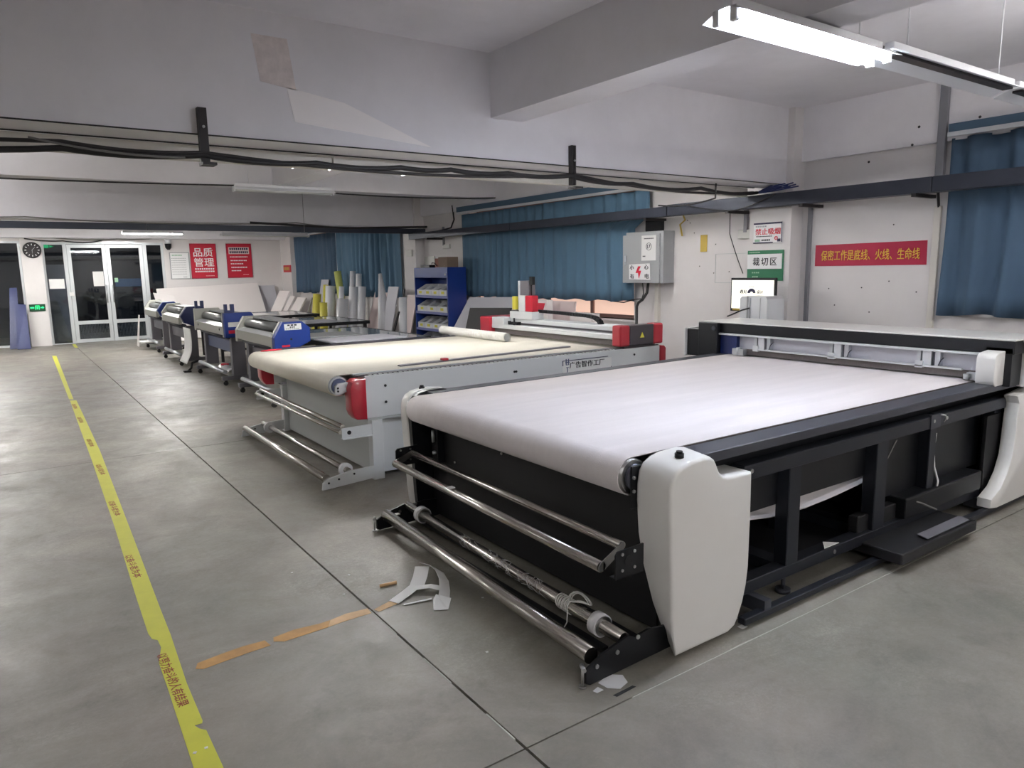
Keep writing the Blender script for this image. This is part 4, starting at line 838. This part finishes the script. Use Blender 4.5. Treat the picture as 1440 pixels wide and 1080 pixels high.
# ================================================================== LAMINATORS
def laminator(y0, y1, label, style, xf=2.72):
    o = thing('laminator', (xf + .25, (y0 + y1) / 2, 0), label, 'laminator', )
    X = xf
    if style == 'angled':      # side heads cut like a chamfered box
        head = [(X, .73), (X, .895), (X + .115, 1.085), (X + .36, 1.085), (X + .46, 1.0), (X + .46, .83), (X + .24, .725)]
    elif style == 'forked':
        head = [(X, .74), (X, 1.11), (X + .40, 1.11), (X + .46, 1.02), (X + .46, .82), (X + .22, .74)]
    else:
        head = [(X + .01, .93), (X + .13, 1.10), (X + .36, 1.11), (X + .46, 1.0), (X + .46, .82), (X + .25, .73), (X + .07, .80)]
    bl_ = 'blue' if style != 'dark' else 'navy'
    MB().prism(head, 'y', y0, y0 + .10, bev=.006).build('side_head', bl_, o)
    MB().prism([(x - .004 if x < X + .2 else x, z) for x, z in head], 'y', y0 + .10, y0 + .16).build('side_frame', 'lam_grey', o)
    MB().prism([(x - .004 if x < X + .2 else x, z) for x, z in head], 'y', y1 - .10, y1, bev=.004).build('side_frame', 'lam_grey', o)
    # front bed
    B(X, X + .06, y0 + .16, y1 - .10, .77, .90, .006, 1).build('front_panel', 'lam_grey', o)
    MB().prism([(X + .0, .90), (X + .10, .935), (X + .10, .90)], 'x' if False else 'y', y0 + .16, y1 - .10).build('feed_table', 'alu_w', o)
    MB().cyl((X + .17, y0 + .16, .99), (X + .17, y1 - .1, .99), .062, 20).build('upper_roller', 'rubber', o)
    MB().cyl((X + .17, y0 + .16, .87), (X + .17, y1 - .1, .87), .055, 20).build('lower_roller', 'rubber', o)
    MB().cyl((X + .35, y0 + .16, 1.03), (X + .35, y1 - .1, 1.03), .03, 14).build('film_roller', 'chrome', o)
    MB().cyl((X + .10, y0 + .16, .74), (X + .10, y1 - .1, .74), .035, 14).build('take_up_roller', 'dgrey', o)
    B(X + .24, X + .46, y0 + .16, y1 - .1, 1.055, 1.075).build('top_cover', 'ebox', o)
    # stand
    for y in (y0 + .10, y1 - .26):
        B(X + .10, X + .30, y, y + .12, .14, .74, .006, 1).build('leg', 'lam_leg', o)
        ft = B(X - .06, X + .56, y + .02, y + .10, .08, .14, .004, 1).build('foot_bar', 'lam_leg', o)
        for x in (X - .01, X + .50):
            MB().cyl((x, y + .045, .035), (x, y + .075, .035), .035, 14).box(x - .02, x + .02, y + .035, y + .085, .04, .08).build('caster', 'caster', ft)
    B(X + .15, X + .24, y0 + .22, y1 - .26, .48, .66, .004, 1).build('cross_beam', 'slate' if style == 'forked' else 'lam_leg', o)
    MB().cyl((X + .0, y0 + .2, .20), (X + .0, y1 - .2, .20), .03, 14).build('floor_roller', 'alu', o)
    B(X + .04, X + .35, y0 + .2, y1 - .2, .14, .155).build('lower_shelf', 'lam_grey', o)
    if style == 'forked':
        for y in (y0 + .02, y1 - .08):
            f_ = MB().box(X + .02, X + .16, y, y + .06, 1.08, 1.15).box(X + .02, X + .06, y, y + .06, 1.15, 1.24).box(X + .11, X + .16, y, y + .06, 1.15, 1.24).build('fork_bracket', 'navy', o)
        MB().box(X + .01, X + .20, y0 - .004, y0, .98, 1.03).build('label_sticker', 'paper', o) if False else None
        B(X + .05, X + .30, y0 - .004, y0, .90, .97).build('label_sticker', 'paper', o)
        B(X + .05, X + .22, y0 - .004, y0, .80, .85).build('red_sticker', 'redink', o)
        for y in (y0 + .35, y1 - .3): MB().cyl((X, y, .85), (X - .006, y, .85), .018, 12).build('knob_hole', 'black', o)
    if style == 'angled':
        lb = MB().sheet([(X + .13, y0, 1.06), (X + .135, y0, .985), (X + .35, y0, .985), (X + .345, y0, 1.065)], .003).build('label_sticker', 'paper', o)
        lines([(X + .17, X + .30, 1.045, .018, 3), (X + .20, X + .27, 1.02, .014, 3), (X + .15, X + .32, 1.0, .006, 7)], ony(y0 - .003), 'ink', lb)
        MB().cyl((X + .21, y0, .87), (X + .21, y0 - .005, .87), .014, 12).build('keyhole', 'black', o)
        B(X + .09, X + .19, y0 - .004, y0, .775, .80).build('red_sticker', 'redink', o)
        for i in range(5): B(X + .012 + i * .015, X + .022 + i * .015, y0 + .09, y0 + .17, .925 + i * .03, .94 + i * .03).build('fin', 'alu_w', o) if i < 1 else None
    return o
laminator(9.02, 10.85, 'nearest laminator with bright blue side and white label behind cream belt', 'angled')
laminator(11.35, 13.45, 'grey laminator with navy forked brackets, second from the cream belt', 'forked', 2.70)
laminator(14.45, 16.4, 'dark blue sided laminator with white film hanging from it', 'dark', 2.66)
laminator(17.3, 19.1, 'farthest laminator beside the entrance doors', 'oct', 2.74)
s = MB().grid(lambda u, v: (2.66 + .05 * math.sin(v * 2.2) - .02 - .25 * max(0, .35 - v) ** 1.3, 13.75 + .62 * u, .12 + .62 * v), 6, 14).build('film_sheet', 'paper', None, solid=.003)
tag(s, 'white film sheet hanging down in front of the dark blue laminator', 'film')
tag(MB().sheet([(2.58, 19.25, 0), (2.58, 19.55, 0), (2.66, 19.45, .75), (2.66, 19.3, .75)], .01).build('leaning_strip', 'board'), 'white strip leaning beside the farthest laminator', 'strip')
tag(MB().box(2.5, 2.85, 18.2, 18.7, .16, .19).build('paper_offcut', 'paper'), 'white offcut lying on the foot of farthest laminator', 'paper')
s = thing('foot_pedal', (2.6, 13.68, 0), 'black foot pedal lever on floor between middle laminators', 'pedal')
MB().tube([(2.55, 13.55, .015), (2.62, 13.62, .06), (2.66, 13.75, .13), (2.80, 13.9, .15)], .02, 8).build('lever', 'caster', s); B(2.48, 2.6, 13.5, 13.6, 0, .03, .006, 1).build('tread', 'caster', s)
tag(MB().grid(lambda u, v: (2.78 + .22 * u + .03 * math.sin(v * 9), 11.75 + .75 * v, .165 + .05 * math.sin(u * 3.1) + .02 * math.sin(v * 13)), 8, 12).build('crumpled_film', 'film', None, solid=.003), 'crumpled clear film heap on lower shelf of forked laminator', 'film')
tag(B(2.86, 2.93, 12.3, 12.42, .21, .24, .01, rz=.4).build('red_packet', 'redink'), 'small red packet on the film heap under forked laminator', 'packet')

# output tables behind the laminators
def table(x0, x1, y0, y1, z, label, top='glassy'):
    o = thing('worktable', ((x0 + x1) / 2, (y0 + y1) / 2, 0), label, 'table')
    tt = B(x0, x1, y0, y1, z - .012, z).build('tabletop', top, o)
    MB().box(x0 - .01, x1 + .01, y0 - .02, y0, z - .05, z + .004).box(x0 - .01, x1 + .01, y1, y1 + .02, z - .05, z + .004).box(x1, x1 + .02, y0, y1, z - .05, z + .004).box(x0 - .02, x0, y0, y1, z - .05, z + .004).build('table_rim', 'black', o)
    for x in (x0 + .03, x1 - .08):
        for y in (y0 + .03, y1 - .08): B(x, x + .05, y, y + .05, 0, z - .05).build('leg', 'iron', o)
    B(x0 + .05, x1 - .05, y0 + .05, y0 + .09, .2, .24).build('stretcher', 'iron', o)
    return o
table(3.35, 4.75, 8.75, 11.15, .80, 'grey glass worktable behind the nearest laminator')
table(3.35, 5.35, 12.1, 13.9, .82, 'dark rimmed worktable behind the forked laminator')
table(3.35, 5.35, 14.6, 16.3, .84, 'dark rimmed worktable behind the dark blue laminator')
random.seed(21)
for i, (x0, x1, y0, y1, z, rz, m_, lab) in enumerate((
    (3.3, 4.3, 8.35, 8.70, .80, .06, 'black', None), (3.4, 4.45, 8.85, 9.5, .802, .10, 'board_g', 'pale grey sheet lying crooked on the nearest glass worktable'),
    (3.45, 4.2, 9.7, 10.4, .802, -.12, 'ebox', 'mid grey sheet lying on back of the nearest glass worktable'),
    (3.5, 4.9, 12.3, 13.0, .822, .05, 'board_g', 'pale sheet on the dark rimmed middle worktable'),
    (3.5, 4.6, 15.0, 15.8, .842, .04, 'board', 'white sheet on the farthest worktable'))):
    if lab: tag(B(x0, x1, y0, y1, z, z + .008, rz=rz).build('flat_sheet', m_), lab, 'sheet')
for i in range(4):
    y = 8.2 + .1 * i
    lab = ['first', 'second', 'third', 'fourth'][i]
    tag(B(3.25 + .05 * i, 4.65 - .08 * (i % 2), y, y + .035, .79 + .012 * (i % 2), .815 + .012 * (i % 2), rz=.03 * (i - 1.5)).build('metal_rod', 'dgrey' if i % 2 else 'alu'), 'thin %s rod lying on rack behind the cream belt, %s from the belt' % ('dark' if i % 2 else 'pale', lab), 'rod')
s = thing('rod_rack', (3.95, 8.4, 0), 'low dark rack holding rods between cream belt and glass table', 'rack')
MB().box(3.25, 4.7, 8.12, 8.16, .75, .785).box(3.25, 4.7, 8.56, 8.60, .75, .785).box(3.3, 3.34, 8.16, 8.56, .75, .785).box(4.6, 4.64, 8.16, 8.56, .75, .785).build('rack_frame', 'black', s)
for x in (3.3, 4.6):
    for y in (8.12, 8.56): B(x, x + .04, y, y + .04, 0, .75).build('leg', 'black', s)

# ================================================================== BOARDS AND ROLLS
def lean_board(x0, x1, y0, y1, z1, m_, label, th=.02, name='leaning_board', z0=0, cat='board', group=None):
    """bottom edge at x0, top edge at x1 (leaning on window wall side)"""
    return tag(MB().sheet([(x0, y0, z0), (x0, y1, z0), (x1, y1, z1), (x1, y0, z1)], th).build(name, m_), label, cat, group)
tag(MB().sheet([(3.38, 20.55, .0), (6.15, 20.55, .0), (6.02, 21.25, 1.39), (3.39, 21.25, 1.30)], .06).build('leaning_board', 'board'), 'very large white board leaning on far wall under the posters', 'board')
tag(MB().sheet([(3.42, 20.1, .0), (3.95, 20.1, .0), (3.76, 20.95, 1.12), (3.26, 20.95, 1.22)], .02).build('leaning_board', 'board'), 'small white board at left end of the large leaning board', 'board')
tag(MB().sheet([(6.05, 20.9, 0), (6.6, 20.9, 0), (6.52, 21.3, 1.33), (6.0, 21.3, 1.33)], .02).build('leaning_board', 'board_g'), 'grey board leaning in the far corner under the posters', 'board')
for (ya, yb, z1, lab, m_) in ((19.35, 20.2, 1.19, 'widest cream board leaning left of the yellow rolls', 'board'), (18.95, 19.3, 1.06, 'narrow cream board, second of the leaning board row', 'board'), (18.1, 18.75, 1.04, 'medium cream board, third of the leaning board row', 'board')):
    tag(MB().sheet([(5.93, ya, .35), (5.93, yb, .35), (6.35, yb, z1), (6.35, ya, z1)][::-1], .03).build('cream_board', m_), lab, 'board')
s = thing('panel_stand', (5.9, 19.6, 0), 'low grey stand carrying the row of cream leaning panels', 'stand')
B(5.55, 6.4, 18.7, 21.1, .30, .35).build('platform', 'lam_grey', s)
for x in (5.6, 6.3):
    for y in (18.75, 21.0): B(x, x + .05, y, y + .05, 0, .30).build('leg', 'lam_leg', s)
for i in range(6):
    y = 17.75 - .0 + i * .06
    lean_board(6.05 + .03 * i, 6.45 + .02 * i, y + .25, y + .30, 1.06 - .02 * i, 'board' if i % 2 else 'ebox', '%s of six thin strips leaning left of the yellow rolls, counted from the rolls' % ['first', 'second', 'third', 'fourth', 'fifth', 'sixth'][i], .02, 'edge_strip', 0, 'strip', 'leaning strips beside the yellow rolls')
lean_board(6.55, 6.85, 17.85, 18.35, 1.50, 'board_g', 'tall white board leaning on the far corner curtain', .02)
def rollv(y, z1, r, x, m_, label, lean=0.0, group=None, top_r=None, leanx=0.12):
    o = thing('vinyl_roll', (x - leanx, y, 0), label, 'roll', group)
    p0 = V((x - leanx, y - lean, 0)); p1 = V((x, y, z1))
    MB().cyl(p0, p1, r, 18, top_r if top_r else r).build('roll_body', m_, o)
    dd = (p1 - p0).normalized()
    if not top_r: MB().cyl(p1, p1 + dd * .004, r * .45, 12).build('roll_core', 'card', o)
    return o
rollv(17.77, 1.15, .10, 6.5, 'yellow', 'leftmost bright yellow roll standing by the far curtain')
rollv(17.28, 1.38, .06, 6.55, 'yellow', 'slim taller yellow roll right of the leftmost yellow roll')
rollv(16.62, .98, .088, 6.22, 'yellow', 'short yellow roll standing in front of other yellow rolls', leanx=.03)
rollv(16.84, 1.36, .115, 6.5, 'roll_w', 'thick white roll immediately right of the yellow rolls')
rollv(16.80, 1.695, .085, 6.68, 'ygreen', 'tall yellow green roll leaning across the white rolls', lean=.33, leanx=-.02)
rollv(16.09, 1.355, .06, 6.48, 'roll_w', 'slim white roll behind the wrapped lump')
rollv(15.97, 1.70, .065, 6.72, 'roll_g', 'tallest grey roll in front of pleated curtain')
rollv(15.63, 1.64, .065, 6.72, 'roll_w', 'tall white roll right of the tallest grey roll')
rollv(15.40, 1.36, .095, 6.48, 'roll_w', 'white roll in front of the two tallest rolls')
rollv(14.95, 1.365, .08, 6.5, 'roll_g', 'grey white roll right of the front white roll')
rollv(15.42, 1.10, .13, 6.22, 'film', 'rounded roll wrapped in clear plastic before the white rolls')
rollv(14.02, 1.635, .205, 6.5, 'roll_g', 'grey cone shaped roll of sheet narrowing to the top', top_r=.037, leanx=.08, lean=.36)
rollv(12.62, 1.19, .078, 6.3, 'roll_w', 'white roll standing right beside the blue cabinet', leanx=.05)
lean_board(6.25, 6.55, 13.3, 13.75, 1.375, 'board_g', 'lilac grey board leaning right of the cone roll', .02)
lean_board(6.45, 6.7, 12.95, 13.28, 1.2, 'lam_grey', 'dark grey narrow board before the middle pillar', .02)
lean_board(6.3, 6.6, 12.6, 13.0, 1.22, 'board_p', 'pale pink board leaning before the middle pillar', .02)
lean_board(6.5, 6.85, 14.45, 15.1, 1.23, 'board_p', 'pink board standing left of the cone roll', .02)
tag(MB().sheet([(6.15, 13.2, 0), (6.15, 13.05, 0), (6.15, 12.46, .93), (6.15, 12.5, .93)], .02).build('dark_strip', 'black'), 'black slanting strip leaning left of the white cabinet roll', 'strip')
tag(MB().prism([(12.63, 1.2), (12.58, 1.2), (12.545, 1.36)], 'x', 6.30, 6.31).build('dark_tip', 'black'), 'pointed black tip sticking up behind the cabinet roll', 'tool')

# cabinet
s = thing('parts_cabinet', (6.6, 11.69, 0), 'tall blue metal cabinet with open shelves of white bins', 'cabinet')
MB().box(6.40, 6.78, 11.07, 11.10, 0, 1.74).box(6.40, 6.78, 12.28, 12.31, 0, 1.74).box(6.76, 6.78, 11.10, 12.28, 0, 1.74).box(6.40, 6.78, 11.10, 12.28, 1.70, 1.74).box(6.40, 6.43, 11.10, 12.28, 1.56, 1.70).box(6.40, 6.78, 11.1, 12.28, 0, .05).build('carcass', 'cab', s)
lv = [1.24, .945, .635, .33]
for z in lv:
    B(6.41, 6.76, 11.10, 12.28, z - .015, z).build('shelf', 'cab', s); B(6.40, 6.41, 11.10, 12.28, z - .045, z + .0, ).build('shelf_lip', 'shelf', s)
B(6.395, 6.40, 11.13, 11.16, 1.60, 1.63).build('sticker', 'paper', s)
pos = ['leftmost', 'second', 'third', 'fourth']
bi = None; rown = ['top', 'second', 'third', 'lowest visible']
for r_, (z, n_) in enumerate(zip(lv, (4, 3, 4, 3))):
    wd = 1.12 / n_
    for k_ in range(n_):
        y1 = 12.26 - k_ * wd; y0 = y1 - wd + .012
        lab = 'white parts bin with yellow label, %s from the left on the %s cabinet shelf' % (['first', 'second', 'third', 'fourth'][k_], rown[r_])
        b_ = thing('parts_bin', (6.43, (y0 + y1) / 2, z), lab, 'bin', 'white parts bins in the blue cabinet')
        h = .10
        MB().box(6.42, 6.43, y0, y1, z, z + h).box(6.43, 6.72, y0, y1, z, z + .01).prism([(6.43, z + .01), (6.43, z + h), (6.62, z + .20), (6.72, z + .20), (6.72, z + .01)], 'y', y0, y0 + .01).prism([(6.43, z + .01), (6.43, z + h), (6.62, z + .20), (6.72, z + .20), (6.72, z + .01)], 'y', y1 - .01, y1).box(6.71, 6.72, y0, y1, z + .01, z + .2).build('bin_body', 'bin', b_)
        ym = (y0 + y1) / 2
        B(6.416, 6.42, ym - .05, ym + .05, z + .03, z + .075).build('yellow_sticker', 'yel', b_)
        MB().prism([(6.44, z + .011), (6.44, z + .08), (6.60, z + .13 + .02 * (k_ % 2)), (6.70, z + .12), (6.70, z + .011)], 'y', y0 + .015, y1 - .015).build('contents', 'ebox', b_)
tag(B(6.48, 6.72, 11.22, 11.52, 1.74, 1.92, .004, 1).build('cardboard_box', 'card'), 'brown cardboard box on right end of the blue cabinet top', 'box')
tag(B(6.50, 6.70, 11.54, 11.68, 1.74, 1.90, .004, 1).build('cardboard_box', 'card2'), 'small rust coloured carton left of the brown cardboard box', 'box')
tag(B(6.45, 6.65, 11.80, 12.14, 1.74, 1.79, .006, 1).build('router', 'black'), 'flat black device on left end of the blue cabinet top', 'device')
tag(MB().tube([(6.5, 11.8, 1.80), (6.5, 11.78, 1.83), (6.5, 11.7, 1.82), (6.48, 11.6, 1.78), (6.47, 11.56, 1.76)], .008, 5).build('router_cable', 'cable'), 'black cable from the flat device on blue cabinet', 'cable')

# things behind the second machine
tag(MB().sheet([(6.0, 9.0, 0), (6.0, 11.0, 0), (6.62, 10.72, 1.22), (6.62, 9.15, 1.26)], .02).build('leaning_board', 'board_g'), 'big grey board leaning right of the blue cabinet', 'board')
tag(MB().sheet([(5.95, 8.9, .3), (5.95, 9.98, .3), (6.12, 9.9, 1.09), (6.12, 8.75, 1.13)], .02).build('black_board', 'black2'), 'black rectangular panel in front of the big grey board', 'board')
tag(MB().sheet([(6.5, 7.9, 0), (6.5, 8.85, 0), (6.68, 8.85, 1.22), (6.68, 7.95, 1.22)], .02).build('leaning_board', 'board_p'), 'pale pink board under the curtain right of the gantry head', 'board')
s = thing('printed_carton', (6.55, 8.5, 0), 'white carton with red print behind the cutter gantry', 'carton')
B(6.38, 6.48, 8.22, 8.62, .8, 1.245).build('carton_body', 'board', s)
MB().prism([(8.57, 1.20), (8.27, 1.20), (8.33, 1.06), (8.40, .98), (8.50, 1.02)], 'x', 6.368, 6.38).build('red_print', 'redink', s)
B(6.36, 6.5, 8.2, 8.64, .78, .80).build('carton_base', 'card', s); MB().box(6.36, 6.5, 8.22, 8.27, 0, .78).box(6.36, 6.5, 8.57, 8.62, 0, .78).build('stand_leg', 'iron', s)
tag(B(6.45, 6.6, 7.35, 7.8, .0, 1.08).build('foam_block', 'board'), 'white foam block standing behind the cutter gantry', 'block')

# blue sheets at far left
tag(MB().sheet([(.05, 20.85, 0), (.28, 20.85, 0), (.34, 21.3, 1.43), (.19, 21.3, 1.43)], .03).build('blue_sheet', 'bluesheet'), 'taller blue plastic sheet leaning at the far left glass', 'sheet')
tag(MB().sheet([(.20, 20.62, 0), (.46, 20.62, 0), (.47, 20.98, 1.03), (.26, 20.98, 1.06)], .03).build('blue_sheet', 'bluesheet'), 'shorter blue plastic sheet leaning beside the clock pillar', 'sheet')

# ================================================================== FLOOR MARKS AND LITTER
def flat(pts, m_, name, label=None, cat=None, parent=None, z=.0006, th=.0008):
    o = MB().prism(pts, 'z', z, z + th).build(name, m_, parent)
    return tag(o, label, cat) if label else o
TLa = [(.776, 18.433), (.631, 11.693)]; TRa = [(.852, 18.362), (.681, 11.651)]
TL = [(.633, 11.573), (.575, 9.3), (.536, 7.645), (.473, 5.45), (.424, 4.133), (.41, 3.668), (.416, 3.60), (.436, 3.57), (.437, 3.488), (.404, 3.344), (.398, 3.1), (.392, 2.923), (.385, 2.70), (.379, 2.519), (.345, 1.5)]
TR = [(.677, 11.535), (.645, 9.8), (.609, 7.964), (.517, 5.139), (.485, 3.917), (.476, 3.595), (.451, 3.098), (.446, 2.786), (.441, 2.769), (.414, 2.771), (.425, 2.74), (.444, 2.714), (.444, 2.471), (.415, 1.5)]
TR = [(x + (.03 if y > 5 else .02), y) for x, y in TR]
tp = thing('floor_tape', (.5, 7, 0), 'long torn yellow floor tape with red slogan running down the aisle', 'floor tape')
flat(TL + TR[::-1], 'tape_y', 'tape_strip', parent=tp)
flat(TLa + TRa[::-1], 'tape_y', 'tape_strip', parent=tp)
def tape_text(s_, x, y0, y1, w_):
    # reads down the tape, letters' tops pointing to the right
    lettering(s_, (x, (y0 + y1) / 2, .0022), (0, -1, 0), (1, 0, 0), abs(y1 - y0), w_, 'tape_ink', tp, .004, depth=.0004, name='tape_lettering')
tape_text('以努力奋斗的人有结果', .428, 3.42, 2.93, .045)
for (y, x) in ((4.62, .475), (5.9, .525), (7.2, .565), (8.45, .598), (9.9, .625), (11.0, .648)): tape_text('以奋斗者为本', x, y + .2, y - .2, .045)
tag(flat([(1.345, 21.2), (1.42, 21.2), (1.39, 20.09), (1.322, 20.156)], 'tape_y', 'floor_tape', 'short yellow tape piece on floor before the doors', 'floor tape'), 'short yellow tape piece on floor before the doors', 'floor tape')
ot = thing('orange_tape', (1.0, 3.23, 0), 'worn orange tape line crossing toward the crumpled paper', 'floor tape')
flat([(.525, 3.194), (.543, 3.24), (.656, 3.259), (.746, 3.268), (.843, 3.262), (.852, 3.2), (.743, 3.194), (.553, 3.173)], 'tape_o', 'tape_piece', parent=ot)
flat([(.874, 3.228), (.885, 3.265), (.99, 3.281), (1.111, 3.264), (1.165, 3.268), (1.13, 3.205), (1.049, 3.201), (.915, 3.197)], 'tape_o', 'tape_piece', parent=ot)
flat([(1.166, 3.268), (1.252, 3.285), (1.365, 3.273), (1.360, 3.214), (1.212, 3.213), (1.131, 3.205)], 'tape_t', 'tape_piece', parent=ot)
flat([(1.385, 3.242), (1.494, 3.28), (1.53, 3.25), (1.508, 3.228), (1.397, 3.203)], 'tape_t', 'tape_piece', parent=ot)
# crumpled paper strips
def ribbon(pts, w_, name, m_, parent, ups=None):
    mb = MB(); n = len(pts); L1 = []; R1 = []
    for i, p in enumerate(pts):
        p = V(p); d_ = (V(pts[min(i + 1, n - 1)]) - V(pts[max(i - 1, 0)])).normalized()
        u = V(ups[i]) if ups else V((0, 0, 1)); s_ = d_.cross(u).normalized() * w_ / 2
        L1.append(mb.bm.verts.new(p - s_)); R1.append(mb.bm.verts.new(p + s_))
    for i in range(n - 1): mb.bm.faces.new((L1[i], R1[i], R1[i + 1], L1[i + 1]))
    return mb.build(name, m_, parent, solid=.0015)
pp = thing('crumpled_paper', (1.68, 3.25, 0), 'crumpled white paper strip folded on the floor by the orange tape', 'paper')
ribbon([(1.50, 3.25, .004), (1.59, 3.29, .012), (1.68, 3.335, .02)], .065, 'paper_strip', 'paper', pp)
ribbon([(1.67, 3.32, .018), (1.73, 3.39, .035), (1.785, 3.47, .05)], .08, 'paper_strip', 'paper', pp)
ribbon([(1.80, 3.50, .052), (1.83, 3.44, .05), (1.835, 3.36, .045), (1.81, 3.27, .035), (1.77, 3.19, .02), (1.73, 3.13, .008)], .06, 'paper_strip', 'paper', pp, [(.5, .3, .8)] * 6)
ribbon([(1.66, 3.30, .02), (1.72, 3.26, .028), (1.76, 3.22, .02)], .05, 'paper_strip', 'paper', pp)
MB().sheet([(1.622, 3.046, .003), (1.687, 3.011, .003), (1.745, 3.08, .02), (1.69, 3.14, .035), (1.66, 3.12, .02)], .0015).build('folded_flap', 'paper', pp)
tag(MB().sheet([(1.525, 3.19, .002), (1.67, 3.155, .006), (1.68, 3.17, .006), (1.535, 3.20, .002)], .0015).build('paper_sliver', 'paper'), 'thin white paper sliver below the crumpled paper', 'paper')
tag(MB().cyl((1.522, 3.463, .009), (1.615, 3.452, .009), .009, 10).build('wood_dowel', 'wood'), 'short pale wooden dowel on floor left of crumpled paper', 'dowel')
tag(MB().sheet([(1.855, 2.07, .002), (1.93, 2.085, .006), (1.975, 2.05, .004), (1.955, 2.00, .003), (1.90, 1.985, .002), (1.86, 2.02, .003)], .0015).build('film_scrap', 'film'), 'clear film scrap on floor at near foot of nearest machine', 'scrap')
tag(flat([(1.844, 1.969), (1.955, 1.972), (1.962, 1.958), (1.85, 1.952)], 'black2', 'black_strip', z=.001), 'small black strip on floor beside the film scrap', 'strip')
tag(MB().sheet([(1.80, 2.04, .001), (1.835, 2.05, .001), (1.84, 2.02, .001), (1.805, 2.02, .001)], .004).build('paper_crumb', 'film'), 'tiny pale scrap under the levelling bolt of nearest machine', 'scrap')
tag(flat([(2.70, 2.03), (2.735, 2.03), (2.74, 2.0), (2.70, 2.0)], 'paper', 'paper_crumb', z=.001), 'tiny white crumb on floor beside white end cap', 'scrap')
tag(flat([(2.72, 2.12), (2.78, 2.12), (2.77, 2.08)], 'film', 'paper_crumb', z=.001), 'small grey scrap behind the white end cap', 'scrap')
tag(MB().sheet([(3.52, 2.10, .167), (3.66, 2.10, .167), (3.60, 2.16, .167)], .003).build('paper_triangle', 'paper'), 'white paper triangle on the base rail of nearest machine', 'paper')
mb = MB(); random.seed(31)
for (x, y) in ((1.45, 3.72), (1.33, 3.50), (1.95, 3.0), (1.62, 2.55), (1.9, 3.02), (.40, 2.60), (.44, 2.605), (1.2, 3.95)):
    a = random.random() * 3; r_ = .008
    mb.prism([(x + r_ * math.cos(a + k_), y + r_ * math.sin(a + k_)) for k_ in (0, 1.7, 3.0, 4.6)], 'z', .001, .003)
o = tag(mb.build('paper_crumbs', 'paper'), 'tiny white paper crumbs scattered on the floor', 'crumbs'); o['kind'] = 'stuff'
